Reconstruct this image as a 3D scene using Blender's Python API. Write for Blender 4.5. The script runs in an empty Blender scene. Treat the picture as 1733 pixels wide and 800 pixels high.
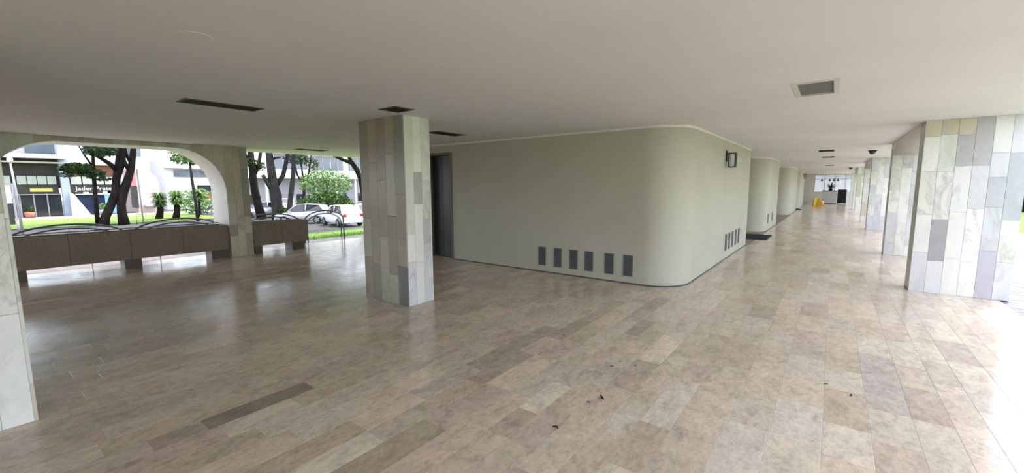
import bpy, math, random
from mathutils import Vector, Matrix
R = random.Random(7)
D = math.radians
scn = bpy.context.scene
COL = scn.collection

# ------------------------------------------------------------------ camera
def make_camera():
    f, yaw, pitch, roll = 714.9, D(37.14), D(6.87), D(-0.27)
    fw = Vector((-math.sin(yaw)*math.cos(pitch), math.cos(yaw)*math.cos(pitch), -math.sin(pitch)))
    r = Vector((math.cos(yaw), math.sin(yaw), 0)); u = r.cross(fw)
    r2 = r*math.cos(roll)+u*math.sin(roll); u2 = -r*math.sin(roll)+u*math.cos(roll)
    cd = bpy.data.cameras.new('camera'); co = bpy.data.objects.new('camera', cd); COL.objects.link(co)
    cd.sensor_width = 36; cd.lens = f*36/1733; cd.clip_end = 400; cd.clip_start = 0.05
    m = Matrix((r2, u2, -fw)).transposed().to_4x4(); m.translation = Vector((0, 0, 1.666))
    co.matrix_world = m
    scn.camera = co
    return fw, r2, u2, f
FW, RT, UP, FPX = make_camera()
def px(p):
    d = Vector(p)-Vector((0, 0, 1.666)); z = d.dot(FW)
    if z < 0.05: return None
    return (866.5+FPX*d.dot(RT)/z, 400-FPX*d.dot(UP)/z)

# ------------------------------------------------------------------ sky, sun, exposure
world = bpy.data.worlds.new('world'); scn.world = world; world.use_nodes = True
wn = world.node_tree.nodes; wl = world.node_tree.links; wn.clear()
sky = wn.new('ShaderNodeTexSky'); sky.sky_type = 'NISHITA'; sky.sun_disc = False
SUN_EL, SUN_AZ = 64, 24            # azimuth from +Y towards +X
sky.sun_elevation = D(SUN_EL); sky.sun_rotation = D(SUN_AZ); sky.air_density = 1.0; sky.dust_density = 3.0; sky.ozone_density = 1.0
mixw = wn.new('ShaderNodeMix'); mixw.data_type = 'RGBA'; mixw.inputs[0].default_value = 0.55
mixw.inputs[7].default_value = (6.4, 6.7, 7.2, 1)      # thin bright cloud veil
bg = wn.new('ShaderNodeBackground'); bg.inputs[1].default_value = 0.42
wo = wn.new('ShaderNodeOutputWorld')
wl.new(sky.outputs[0], mixw.inputs[6]); wl.new(mixw.outputs[2], bg.inputs[0]); wl.new(bg.outputs[0], wo.inputs[0])
sd = bpy.data.lights.new('sun', 'SUN'); sd.energy = 3.0; sd.angle = D(3); sd.color = (1, .95, .88)
so = bpy.data.objects.new('sun', sd); COL.objects.link(so)
sv = Vector((math.sin(D(SUN_AZ))*math.cos(D(SUN_EL)), math.cos(D(SUN_AZ))*math.cos(D(SUN_EL)), math.sin(D(SUN_EL))))
so.rotation_euler = sv.to_track_quat('Z', 'Y').to_euler()
scn.view_settings.view_transform = 'Standard'; scn.view_settings.look = 'None'
scn.view_settings.gamma = 1; scn.view_settings.use_curve_mapping = False
scn.view_settings.exposure = 0.97
scn.cycles.max_bounces = 14; scn.cycles.diffuse_bounces = 10; scn.cycles.glossy_bounces = 4

# ------------------------------------------------------------------ materials
class NT:
    def __init__(s, name):
        s.m = bpy.data.materials.new(name); s.m.use_nodes = True
        s.n = s.m.node_tree.nodes; s.l = s.m.node_tree.links
        s.b = s.n['Principled BSDF']
    def add(s, t, **k):
        x = s.n.new(t)
        for a, v in k.items(): setattr(x, a, v)
        return x
    def noise(s, scale, detail=4, rough=.55, vec=None, dist=0, w=None):
        x = s.n.new('ShaderNodeTexNoise'); x.inputs['Scale'].default_value = scale
        x.inputs['Detail'].default_value = detail; x.inputs['Roughness'].default_value = rough; x.inputs['Distortion'].default_value = dist
        if w is not None: x.noise_dimensions = '4D'; s.l.new(w, x.inputs['W'])
        if vec is not None: s.l.new(vec, x.inputs['Vector'])
        return x.outputs['Fac']
    def ramp(s, fac, stops):
        x = s.n.new('ShaderNodeValToRGB'); e = x.color_ramp.elements
        while len(e) < len(stops): e.new(.5)
        for i, (p, c) in enumerate(stops):
            e[i].position = p; e[i].color = (c, c, c, 1) if isinstance(c, (int, float)) else (*c, 1)
        s.l.new(fac, x.inputs[0]); return x.outputs[0]
    def mix(s, fac, a, b, mode='MIX'):
        x = s.n.new('ShaderNodeMix'); x.data_type = 'RGBA'; x.blend_type = mode
        for v, i in ((fac, 0), (a, 6), (b, 7)):
            if isinstance(v, (int, float)): x.inputs[i].default_value = v if i == 0 else (v, v, v, 1)
            elif isinstance(v, tuple): x.inputs[i].default_value = (*v, 1)
            else: s.l.new(v, x.inputs[i])
        return x.outputs[2]
    def math(s, op, a, b=0):
        x = s.n.new('ShaderNodeMath'); x.operation = op
        for i, v in enumerate((a, b)):
            if isinstance(v, (int, float)): x.inputs[i].default_value = v
            else: s.l.new(v, x.inputs[i])
        return x.outputs[0]
    def pos(s, scale=(1, 1, 1)):
        g = s.n.new('ShaderNodeNewGeometry'); mp = s.n.new('ShaderNodeMapping'); mp.inputs['Scale'].default_value = scale
        s.l.new(g.outputs['Position'], mp.inputs[0]); return mp.outputs[0]
    def bump(s, h, strength=.2, dist=.01):
        x = s.n.new('ShaderNodeBump'); x.inputs['Strength'].default_value = strength; x.inputs['Distance'].default_value = dist
        s.l.new(h, x.inputs['Height']); s.l.new(x.outputs[0], s.b.inputs['Normal'])
    def set(s, color=None, rough=None, metal=None, spec=None):
        for k, v in (('Base Color', color), ('Roughness', rough), ('Metallic', metal), ('Specular IOR Level', spec)):
            if v is None: continue
            if isinstance(v, (int, float)): s.b.inputs[k].default_value = v
            elif isinstance(v, tuple): s.b.inputs[k].default_value = (*v, 1)
            else: s.l.new(v, s.b.inputs[k])
        return s.m

def simple(name, c, rough=.6, metal=0, vary=.12, scale=6):
    t = NT(name); v = t.noise(scale, 3, .6, t.pos())
    f = t.ramp(v, [(.25, 1-vary), (.75, 1+vary*.5)])
    return t.set(t.mix(1.0, tuple(c), f, 'MULTIPLY'), rough, metal)

def travertine():
    t = NT('polished_travertine'); a = t.add('ShaderNodeAttribute', attribute_name='tone')
    seed = t.math('MULTIPLY', a.outputs['Alpha'], 40)
    p = t.pos((2.2, 1.3, 1))
    cloud = t.noise(4.5, 7, .68, p, .8, w=seed)
    band = t.noise(16, 6, .7, p, .7, w=seed)
    f = t.ramp(cloud, [(.28, .66), (.5, 1.0), (.72, 1.2)])
    g = t.ramp(band, [(.3, .78), (.5, 1.0), (.7, 1.14)])
    c = t.mix(1, a.outputs['Color'], f, 'MULTIPLY'); c = t.mix(1, c, g, 'MULTIPLY')
    # warm/cool drift
    c = t.mix(t.math('MULTIPLY', t.noise(1.1, 3, .5, p, w=seed), .35), c, t.mix(1, c, (1.05, .93, .86), 'MULTIPLY'))
    pit = t.ramp(t.noise(26, 5, .7, p, .8, w=seed), [(.6, 0.0), (.67, 1.0)])
    pit2 = t.math('MULTIPLY', pit, t.ramp(t.noise(3, 2, .5, p, w=seed), [(.46, 0.0), (.6, .75)]))
    c = t.mix(pit2, c, (.16, .12, .09))
    m = t.set(c, t.ramp(t.noise(5, 4, .6, t.pos()), [(.3, .11), (.7, .22)]), spec=.33)
    t.bump(t.math('ADD', t.noise(1.6, 2, .5, t.pos()), t.math('MULTIPLY', pit2, -.12)), .35, .004)
    return m

def marble():
    t = NT('veined_marble'); a = t.add('ShaderNodeAttribute', attribute_name='tone')
    seed = t.math('MULTIPLY', a.outputs['Alpha'], 40)
    p = t.pos((1, 1, .55))
    n1 = t.noise(2.2, 7, .6, p, 1.4, w=seed)
    vein = t.ramp(t.math('ABSOLUTE', t.math('SUBTRACT', n1, .5)), [(0, 1.0), (.018, .45), (.06, 0.0)])
    vm = t.math('MULTIPLY', vein, t.ramp(t.noise(1.3, 2, .5, p, w=seed), [(.45, 0.0), (.68, .55)]))
    cl = t.ramp(t.noise(3.5, 5, .6, p, .5, w=seed), [(.25, .86), (.5, 1.0), (.75, 1.06)])
    c = t.mix(1, a.outputs['Color'], cl, 'MULTIPLY')
    c = t.mix(vm, c, (.26, .26, .24))
    c = t.mix(t.math('MULTIPLY', t.noise(1.7, 2, .5, p, w=seed), .3), c, t.mix(1, c, (1.03, .95, .82), 'MULTIPLY'))
    return t.set(c, .27, spec=.45)

def ceiling_mat():
    t = NT('white_ceiling_paint'); c = t.ramp(t.noise(.7, 4, .6, t.pos()), [(.3, (.665, .652, .655)), (.7, (.71, .697, .70))])
    m = t.set(c, .75); t.bump(t.noise(1.3, 3, .5, t.pos()), .2, .01); return m
def wall_mat():
    t = NT('cream_textured_paint')
    c = t.ramp(t.noise(.9, 5, .65, t.pos()), [(.3, (.42, .402, .325)), (.7, (.47, .453, .378))])
    st = t.ramp(t.noise(2.1, 6, .7, t.pos((1, 1, 1.6)), 1.0), [(.6, 0.0), (.72, .22)])
    m = t.set(t.mix(st, c, (.45, .41, .31)), .6); t.bump(t.noise(120, 2, .5, t.pos()), .15, .002); return m
def grass_mat(name, a, b):
    t = NT(name); v = t.noise(3.5, 6, .7, t.pos())
    return t.set(t.ramp(v, [(.3, a), (.7, b)]), .9, spec=.1)
def leaf_mat(name, a, b):
    t = NT(name); v = t.noise(1.6, 4, .7, t.pos())
    m = t.set(t.ramp(v, [(.3, a), (.7, b)]), .6, spec=.2); return m
def bark_mat(name, a, b):
    t = NT(name); v = t.noise(7, 6, .7, t.pos((1, 1, .25)), .5)
    m = t.set(t.ramp(v, [(.35, a), (.7, b)]), .9, spec=.1); t.bump(v, .6, .04); return m
def granite_mat(name, a, b):
    t = NT(name); v = t.noise(60, 3, .7, t.pos()); w = t.noise(2.5, 4, .6, t.pos())
    c = t.ramp(v, [(.35, a), (.65, b)])
    return t.set(t.mix(1, c, t.ramp(w, [(.3, .85), (.7, 1.1)]), 'MULTIPLY'), .45)
def mesh_mat(name, a, b, sc):
    t = NT(name); k = t.add('ShaderNodeTexChecker'); k.inputs['Scale'].default_value = sc; t.l.new(t.pos(), k.inputs[0])
    k.inputs[1].default_value = (*a, 1); k.inputs[2].default_value = (*b, 1); return t.set(k.outputs[0], .6)
def glass_mat(name, c=(.04, .05, .06), rough=.08):
    t = NT(name); return t.set(t.mix(t.noise(.8, 2, .5, t.pos()), tuple(c), tuple(v*1.5 for v in c)), rough, spec=.7)
def clear_glass():
    t = NT('clear_pane_glass'); m = t.set((.95, .97, .98), .02)
    t.b.inputs['Alpha'].default_value = .2
    return m
def mulch(name, a, b): return grass_mat(name, a, b)

M = dict(
 floor=travertine(), marble=marble(), ceil=ceiling_mat(), wall=wall_mat(),
 mortar=simple('tile_mortar', (.27, .23, .19), .8), core=simple('pillar_render', (.35, .34, .3), .85),
 plaster=simple('pale_arch_lining', (.63, .62, .57), .45, vary=.08),
 cornice=simple('white_cornice_paint', (.72, .7, .66), .6, vary=.04),
 granite=granite_mat('brown_granite', (.16, .125, .09), (.26, .21, .16)),
 granite_dark=granite_mat('dark_granite', (.09, .065, .05), (.14, .1, .08)),
 soil=simple('planter_soil', (.06, .045, .03), .95, vary=.4),
 louver=simple('bronze_louver_metal', (.055, .045, .035), .5, .3), black=simple('black_metal', (.015, .015, .014), .45, .4),
 blackbox=simple('matt_black_board', (.006, .006, .007), .95),
 recess=simple('dark_recess', (.02, .017, .014), .9),
 fixframe=simple('white_fixture_frame', (.6, .59, .57), .5), fixmesh=mesh_mat('grey_perforated_diffuser', (.16, .16, .155), (.11, .11, .105), 110),
 vent=simple('grey_vent_metal', (.12, .135, .14), .5), ventdark=simple('vent_shadow_metal', (.05, .055, .058), .6),
 door=simple('slate_grey_door', (.055, .066, .066), .35), doordark=simple('dark_door_panel', (.03, .035, .033), .4),
 doorframe=simple('brown_door_frame', (.13, .12, .085), .5),
 rubber=simple('black_rubber_mat', (.018, .018, .02), .85, vary=.3), yellow=simple('yellow_plastic', (.75, .5, .02), .4), orange=simple('orange_plastic', (.8, .25, .1), .4),
 white=simple('white_plastic', (.8, .8, .8), .4), steel=simple('painted_grey_steel', (.06, .065, .07), .45, .2), steel_light=simple('pale_steel', (.5, .5, .5), .3, .7),
 grass=grass_mat('lawn_grass', (.085, .15, .03), (.17, .26, .06)), grass2=grass_mat('far_lawn_grass', (.11, .18, .04), (.2, .29, .08)),
 asphalt=simple('asphalt', (.06, .057, .055), .9, vary=.25, scale=3), path=simple('pink_concrete_path', (.42, .35, .32), .85, vary=.15),
 pave=simple('pale_pavement', (.30, .275, .255), .85), pave2=simple('bright_concrete', (.36, .35, .33), .85), sett=simple('dark_grey_sett', (.13, .13, .14), .6, vary=.25),
 bark=bark_mat('backlit_dark_bark', (.007, .006, .005), (.03, .023, .018)), bark2=bark_mat('backlit_grey_bark', (.018, .017, .016), (.05, .048, .044)),  # both barks darkened: the backlit shade is put into the colour
 leaf=leaf_mat('leaf_green', (.02, .05, .008), (.08, .16, .03)), leaf2=leaf_mat('leaf_light_green', (.08, .16, .04), (.2, .33, .1)), leafd=leaf_mat('leaf_dark', (.01, .025, .008), (.04, .08, .02)),
 dryleaf=simple('dry_leaf', (.045, .022, .015), .8),
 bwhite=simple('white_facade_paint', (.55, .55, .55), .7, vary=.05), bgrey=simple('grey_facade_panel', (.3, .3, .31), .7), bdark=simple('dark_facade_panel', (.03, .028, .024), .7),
 bblue=simple('blue_grey_column_paint', (.30, .34, .43), .7, vary=.08), bpink=simple('pink_facade_paint', (.5, .38, .355), .7, vary=.06), bbrown=simple('brown_brick_facade', (.16, .07, .045), .8),
 bcream=simple('cream_signboard', (.5, .5, .42), .6), bred=simple('red_panel', (.6, .06, .09), .5), bredp=simple('rose_panel', (.55, .16, .17), .5),
 panelw=simple('frosted_transom_panel', (.36, .38, .34), .5), shopdark=glass_mat('dark_shop_glass', (.02, .022, .03)), shopblue=glass_mat('navy_shop_glass', (.015, .02, .06)),
 winglass=glass_mat('window_glass', (.07, .09, .11)), poster=simple('sky_blue_poster', (.2, .42, .72), .5), yelsign=simple('mustard_signboard', (.5, .45, .14), .5),
 carsilver=simple('silver_car_paint', (.5, .51, .55), .25, .35, vary=.03), carwhite=simple('white_car_paint', (.75, .75, .76), .25, vary=.03), cargrey=simple('grey_car_paint', (.3, .31, .32), .25, .4, vary=.03),
 carglass=glass_mat('car_glass', (.015, .018, .022), .05), tyre=simple('tyre_rubber', (.02, .02, .02), .8), hub=simple('alloy_hub', (.4, .4, .41), .3, .6), red=simple('red_tail_lamp', (.45, .02, .03), .25),
 clear=clear_glass(), desk=simple('grey_white_desk_laminate', (.5, .5, .49), .4), pot=simple('terracotta_pot', (.35, .14, .08), .7), lens=simple('lamp_frosted_glass', (.75, .75, .7), .3, vary=.03),
 stonetrim=simple('plate_white', (.7, .7, .7), .4))

# ------------------------------------------------------------------ mesh helpers
class MB:
    def __init__(s): s.v = []; s.f = []; s.c = []; s.sm = []
    def face(s, idx, c=None, sm=False): s.f.append(idx); s.c.append(c); s.sm.append(sm)
    def box(s, a, b, c=None, rot=0, org=None):
        x0, y0, z0 = a; x1, y1, z1 = b; k = len(s.v)
        P = [(x0, y0, z0), (x1, y0, z0), (x1, y1, z0), (x0, y1, z0), (x0, y0, z1), (x1, y0, z1), (x1, y1, z1), (x0, y1, z1)]
        if rot:
            ox, oy = org if org else ((x0+x1)/2, (y0+y1)/2); cs, sn = math.cos(rot), math.sin(rot)
            P = [(ox+(x-ox)*cs-(y-oy)*sn, oy+(x-ox)*sn+(y-oy)*cs, z) for x, y, z in P]
        s.v += P
        for q in ((3, 2, 1, 0), (4, 5, 6, 7), (0, 1, 5, 4), (1, 2, 6, 5), (2, 3, 7, 6), (3, 0, 4, 7)): s.face([k+i for i in q], c)
        return s
    def bbox(s, a, b, bev=.01, c=None):
        """box with chamfered vertical and top edges"""
        x0, y0, z0 = a; x1, y1, z1 = b; k = len(s.v); e = bev
        s.v += [(x0+e, y0, z0), (x1-e, y0, z0), (x1, y0+e, z0), (x1, y1-e, z0), (x1-e, y1, z0), (x0+e, y1, z0), (x0, y1-e, z0), (x0, y0+e, z0)]
        s.v += [(x, y, z1-e) for x, y, z in s.v[k:k+8]]
        s.v += [(min(max(x, x0+e), x1-e), min(max(y, y0+e), y1-e), z1) for x, y, z in s.v[k:k+8]]
        for i in range(8):
            j = (i+1) % 8; s.face([k+i, k+j, k+8+j, k+8+i], c)
        for i in range(8):
            j = (i+1) % 8
            s.face([k+8+i, k+8+j, k+16+j, k+16+i], c)
        s.face([k+16+i for i in range(8)], c); s.face([k+7-i for i in range(8)], c)
        return s
    def tube(s, pts, rad, seg=8, cap=True, sm=True):
        k = len(s.v); n = len(pts); pts = [Vector(p) for p in pts]
        rr = rad if isinstance(rad, (list, tuple)) else [rad]*n
        prev = None
        for i, p in enumerate(pts):
            d = (pts[min(i+1, n-1)]-pts[max(i-1, 0)]).normalized()
            if prev is None:
                a = d.orthogonal().normalized()
            else:
                a = prev-d*prev.dot(d); a = a.normalized() if a.length > 1e-6 else d.orthogonal().normalized()
            prev = a; b = d.cross(a)
            for j in range(seg):
                t = 2*math.pi*j/seg; s.v.append(tuple(p+(a*math.cos(t)+b*math.sin(t))*rr[i]))
        for i in range(n-1):
            for j in range(seg):
                j2 = (j+1) % seg; s.face([k+i*seg+j, k+i*seg+j2, k+(i+1)*seg+j2, k+(i+1)*seg+j], None, sm)
        if cap:
            s.face([k+seg-1-j for j in range(seg)]); s.face([k+(n-1)*seg+j for j in range(seg)])
        return s
    def prism(s, poly, z0, z1, sm=False):
        k = len(s.v); n = len(poly)
        s.v += [(x, y, z0) for x, y in poly]+[(x, y, z1) for x, y in poly]
        for i in range(n):
            j = (i+1) % n; s.face([k+i, k+j, k+n+j, k+n+i], None, False)
        s.face([k+n-1-i for i in range(n)]); s.face([k+n+i for i in range(n)])
        return s
    def lathe(s, c, prof, seg=16, sm=True):
        k = len(s.v); x, y, z = c
        for r, h in prof:
            for j in range(seg):
                t = 2*math.pi*j/seg; s.v.append((x+r*math.cos(t), y+r*math.sin(t), z+h))
        for i in range(len(prof)-1):
            for j in range(seg):
                j2 = (j+1) % seg; s.face([k+i*seg+j, k+i*seg+j2, k+(i+1)*seg+j2, k+(i+1)*seg+j], None, sm)
        s.face([k+seg-1-j for j in range(seg)]); s.face([k+(len(prof)-1)*seg+j for j in range(seg)])
        return s
    def poly3(s, pts, c=None):
        k = len(s.v); s.v += [tuple(p) for p in pts]; s.face(list(range(k, k+len(pts))), c); return s
    def build(s, name, mat, parent=None, **props):
        me = bpy.data.meshes.new(name); me.from_pydata(s.v, [], s.f); me.materials.append(mat)
        if any(s.c):
            at = me.color_attributes.new('tone', 'FLOAT_COLOR', 'CORNER'); flat = []
            for f, c in zip(s.f, s.c): flat += list(c or (.5, .5, .5, 0))*len(f)
            at.data.foreach_set('color', flat)
        if any(s.sm): me.polygons.foreach_set('use_smooth', s.sm)
        me.update()
        o = bpy.data.objects.new(name, me); COL.objects.link(o)
        if parent is not None: o.parent = parent; o.matrix_parent_inverse = Matrix.Translation(-pworld(parent))
        for k, v in props.items(): o[k] = v
        return o
def pworld(o):
    p = Vector(o.location)
    if o.parent: 
        # meshes carry world coordinates; only roots have a location
        r = o.parent
        return p if p.length else pworld(r)
    return p

def thing(name, label, cat, loc=(0, 0, 0), group=None, kind=None):
    o = bpy.data.objects.new(name, None); COL.objects.link(o); o.location = loc; o.empty_display_size = .2
    o['label'] = label; o['category'] = cat
    if group: o['group'] = group
    if kind: o['kind'] = kind
    return o
def tag(o, label, cat, group=None, kind=None):
    o['label'] = label; o['category'] = cat
    if group: o['group'] = group
    if kind: o['kind'] = kind
    return o
def sub(parent_mesh_obj, mb, name, mat, **props):
    """part below a part: world-coordinate mesh parented to a mesh that carries world coordinates"""
    o = mb.build(name, mat); o.parent = parent_mesh_obj
    o.matrix_parent_inverse = Matrix.Identity(4)
    if parent_mesh_obj.parent: 
        pass
    for k, v in props.items(): o[k] = v
    return o
def part(root, mb, name, mat, **props):
    """mesh in world coordinates, child of an Empty at root.location"""
    o = mb.build(name, mat); o.parent = root
    for v in o.data.vertices: pass
    o.matrix_parent_inverse = Matrix.Translation(-Vector(root.location))
    for k, v in props.items(): o[k] = v
    return o

def ztop(X): return 0 if X > -13 else (-1.2*(-13-X)/13 if X > -26 else -1.2)
CZ = 2.6

# ------------------------------------------------------------------ floor
# strips run along Y; widths from the photograph where a tile stands out
def strips():
    fixed = [(-12.3, -3.52), (-3.52, -3.33), (-3.33, -1.79), (-1.79, -1.62), (-1.62, -.99), (-.99, -.78), (-.78, -.49), (-.49, -.24), (-.24, .05), (.05, .31), (.31, .56), (.56, 2.0)]
    out = []
    for a, b in fixed:
        if b-a < .32: out.append((a, b)); continue
        n = max(1, round((b-a)/.215)); cuts = [a+(b-a)*(i/n) for i in range(n+1)]
        for i in range(1, n): cuts[i] += R.uniform(-.025, .025)
        out += list(zip(cuts[:-1], cuts[1:]))
    return out
BEIGE = [(.53, .445, .355), (.56, .475, .385), (.51, .425, .335), (.57, .50, .41), (.535, .435, .36), (.52, .45, .375), (.55, .46, .37)]
SPECIAL = {(-3.52, .92, 1.67): (.27, .235, .185), (-1.79, 2.44, 2.95): (.68, .61, .50), (-.99, 2.81, 3.65): (.60, .535, .455),
           (-.49, 2.4, 3.19): (.59, .53, .455), (-.24, 3.17, 3.77): (.60, .54, .465), (.31, 4.0, 5.3): (.47, .42, .38), (-.24, 7.2, 8.8): (.59, .53, .455)}
tiles = []
for a, b in strips():
    ymin, ymax = (-.9, 13.0)
    if a > -1.87: ymax = 48.0
    y = ymin-R.uniform(0, .4)
    sp = sorted([(k, v) for k, v in SPECIAL.items() if abs(k[0]-a) < .02], key=lambda t: t[0][1])
    while y < ymax:
        L = R.uniform(.42, .82); c = R.choice(BEIGE)
        rr = R.random(); k = R.uniform(.93, 1.06)
        if rr < .07: k = R.uniform(.78, .87)
        elif rr < .17: k = R.uniform(1.1, 1.22)
        if y > 14: L *= 1.0
        c = tuple(v*k for v in c)
        if sp:
            (k0, s0, s1), sc = sp[0]
            if y+.25 >= s0-.25 or y+L > s0-.2:
                if y < s0-.01:
                    L = s0-y
                else: L = s1-y; c = sc; sp.pop(0)
        tiles.append((a, b, max(y, ymin), min(y+L, ymax), c)); y += L
def inside_block(a, b, y0, y1): return b < -1.87 and y0 > 6.85
def area(t):
    a, b, y0, y1, c = t
    P = [px((x, y, 0)) for x, y in ((a, y0), (b, y0), (b, y1), (a, y1))]
    if any(p is None for p in P): return 0
    cx = sum(p[0] for p in P)/4; cy = sum(p[1] for p in P)/4
    if not (-10 < cx < 1743 and cy < 812): return 0
    return abs(sum(P[i][0]*P[(i+1) % 4][1]-P[(i+1) % 4][0]*P[i][1] for i in range(4)))/2
keep = []
for t in tiles:
    a, b, y0, y1, c = t
    if y1-y0 < .03 or (b < -1.87 and a > -9.05 and y0 > 6.78) : continue
    if a > -5.6 and b < -4.55 and y0 > 3.66 and y1 < 4.16: continue
    keep.append(t)
keep.sort(key=area, reverse=True)
floor = thing('floor', 'polished beige travertine floor of long staggered tiles running down the corridor', 'floor', kind='structure')
part(floor, MB().box((-12.3, -9, -.25), (2.0, 48.2, -.003)), 'mortar_bed', M['mortar'])
def tile_mesh(mb, t, full):
    a, b, y0, y1, c = t; g = .0005; c4 = (*c, R.random())
    a += g; b -= g; y0 += g; y1 -= g; z = [R.uniform(-.0003, .0003) for _ in range(4)]; e = .0012
    k = len(mb.v)
    mb.v += [(a, y0, -.008), (b, y0, -.008), (b, y1, -.008), (a, y1, -.008)]
    if full:
        mb.v += [(a, y0, z[0]-.0008), (b, y0, z[1]-.0008), (b, y1, z[2]-.0008), (a, y1, z[3]-.0008)]
        mb.v += [(a+e, y0+e, z[0]), (b-e, y0+e, z[1]), (b-e, y1-e, z[2]), (a+e, y1-e, z[3])]
        for o in (0, 4):
            for i in range(4): mb.face([k+o+i, k+o+(i+1) % 4, k+o+4+(i+1) % 4, k+o+4+i], c4)
        mb.face([k+8, k+9, k+10, k+11], c4)
    else:
        mb.v += [(a, y0, z[0]), (b, y0, z[1]), (b, y1, z[2]), (a, y1, z[3])]
        for i in range(4): mb.face([k+i, k+(i+1) % 4, k+4+(i+1) % 4, k+4+i], c4)
        mb.face([k+4, k+5, k+6, k+7], c4)
for t in keep[:300]:
    mb = MB(); tile_mesh(mb, t, True); part(floor, mb, 'floor_tile', M['floor'])
mb = MB()
for t in keep[300:]: tile_mesh(mb, t, False)
for t in [(-12.3, 2.0, -9, -.9, (.43, .36, .3))]:
    x = -12.3
    while x < 2.0-.05:
        y = -9
        while y < -.9:
            L = R.uniform(.6, 1.2); tile_mesh(mb, (x, min(x+.25, 2.0), y, min(y+L, -.9), R.choice(BEIGE)), False); y += L
        x += .25
part(floor, mb, 'distant_tiles', M['floor'], kind='stuff')

# ------------------------------------------------------------------ ceiling with recessed fixtures
# (x0, y0, x1, y1, style, label)
FIX = [(-5.82, 1.60, -5.54, 2.37, 'louver', 'long bronze louvered ceiling light recess at upper left, nearest the camera on the arcade side'),
       (-4.50, 3.26, -4.19, 3.54, 'louver', 'small square dark louvered ceiling recess just in front of the middle marble pillar'),
       (-5.78, 5.14, -5.49, 5.84, 'louver', 'dark louvered ceiling light recess between the middle pillar and the dark doorway'),
       (-10.92, 5.32, -10.63, 6.06, 'louver', 'far dark ceiling light recess above the open side by the parked cars'),
       (-.38, 4.88, -.03, 5.62, 'mesh', 'grey mesh ceiling light panel with white frame at upper right'),
       (-.40, 14.7, -.06, 15.4, 'louver', 'first dark ceiling light recess down the corridor ceiling'),
       (-.40, 18.2, -.06, 18.9, 'louver', 'second dark ceiling light recess down the corridor ceiling'),
       (-.40, 26.6, -.06, 27.3, 'louver', 'faint last ceiling light recess far down the corridor ceiling')]
CX0, CX1, CY0, CY1 = -12.6, 2.15, -9.0, 48.2
xs = sorted({CX0, CX1, *[f[0] for f in FIX], *[f[2] for f in FIX]}); ys = sorted({CY0, CY1, *[f[1] for f in FIX], *[f[3] for f in FIX]})
mb = MB()
for i in range(len(xs)-1):
    for j in range(len(ys)-1):
        mx, my = (xs[i]+xs[i+1])/2, (ys[j]+ys[j+1])/2
        if any(f[0] < mx < f[2] and f[1] < my < f[3] for f in FIX): continue
        mb.poly3([(xs[i], ys[j+1], CZ), (xs[i+1], ys[j+1], CZ), (xs[i+1], ys[j], CZ), (xs[i], ys[j], CZ)])
mb.box((CX0, CY0, CZ+.12), (CX1, CY1, CZ+.5))
for a, b in (((CX0, CY0), (CX1, CY0+.01)), ((CX0, CY1-.01), (CX1, CY1)), ((CX0, CY0), (CX0+.01, CY1)), ((CX1-.01, CY0), (CX1, CY1))):
    mb.box((a[0], a[1], CZ), (b[0], b[1], CZ+.12))
tag(mb.build('ceiling', M['ceil']), 'smooth off-white painted ceiling over the whole covered walkway', 'ceiling', kind='structure')
for x0, y0, x1, y1, st, lab in FIX:
    t = thing('ceiling_light', lab, 'ceiling light', (x0, y0, CZ), group='ceiling light recesses')
    fr = MB(); w = .018 if st == 'louver' else .035
    zf = CZ-.006
    for a, b in (((x0-.01, y0-.01), (x1+.01, y0+w)), ((x0-.01, y1-w), (x1+.01, y1+.01)), ((x0-.01, y0+w), (x0+w, y1-w)), ((x1-w, y0+w), (x1+.01, y1-w))):
        fr.box((a[0], a[1], zf), (b[0], b[1], CZ+.06))
    part(t, fr, 'frame', M['louver'] if st == 'louver' else M['fixframe'])
    part(t, MB().box((x0, y0, CZ+.055), (x1, y1, CZ+.07)), 'backing', M['recess'])
    if st == 'mesh':
        part(t, MB().box((x0+w, y0+w, CZ+.01), (x1-w, y1-w, CZ+.016)), 'diffuser', M['fixmesh'])
    else:
        n = max(3, int((y1-y0)/.055))
        lv = MB()
        for i in range(1, n): yy = y0+(y1-y0)*i/n; lv.box((x0+w, yy-.002, CZ+.004), (x1-w, yy+.002, CZ+.034))
        for i in (1, 2): xx = x0+(x1-x0)*i/3; lv.box((xx-.003, y0+w, CZ+.002), (xx+.003, y1-w, CZ+.036))
        part(t, lv, 'louver', M['louver'])
        if y1-y0 > .5:
            part(t, MB().tube([((x0+x1)/2, y0+.06, CZ+.045), ((x0+x1)/2, y1-.06, CZ+.045)], .008, 8), 'lamp_tube', M['stonetrim'])
for (x, y, r, lab) in ((-.59, 11.57, .12, 'round white cover plate on the corridor ceiling, beyond the wall lantern'), (-3.25, 1.02, .10, 'round painted-over cover plate on the ceiling at upper left')):
    tag(MB().lathe((x, y, CZ-.003), [(r, 0), (r, .003)], 24, False).build('cover_plate', M['ceil']), lab, 'cover plate')
for (x, y, lab) in ((.80, 15.7, 'black dome security camera on the ceiling before the third right-hand pillar'), (.70, 31.2, 'far black dome security camera on the ceiling near the corridor end')):
    t = thing('security_camera', lab, 'camera', (x, y, CZ), group='dome cameras over the pillars')
    part(t, MB().lathe((x, y, CZ-.03), [(.09, 0), (.1, .01), (.1, .03)], 20), 'mount', M['black'])
    part(t, MB().lathe((x, y, CZ-.03), [(.002, -.085), (.04, -.078), (.065, -.055), (.078, -.02), (.08, 0)], 20), 'dome', M['carglass'])

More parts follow.
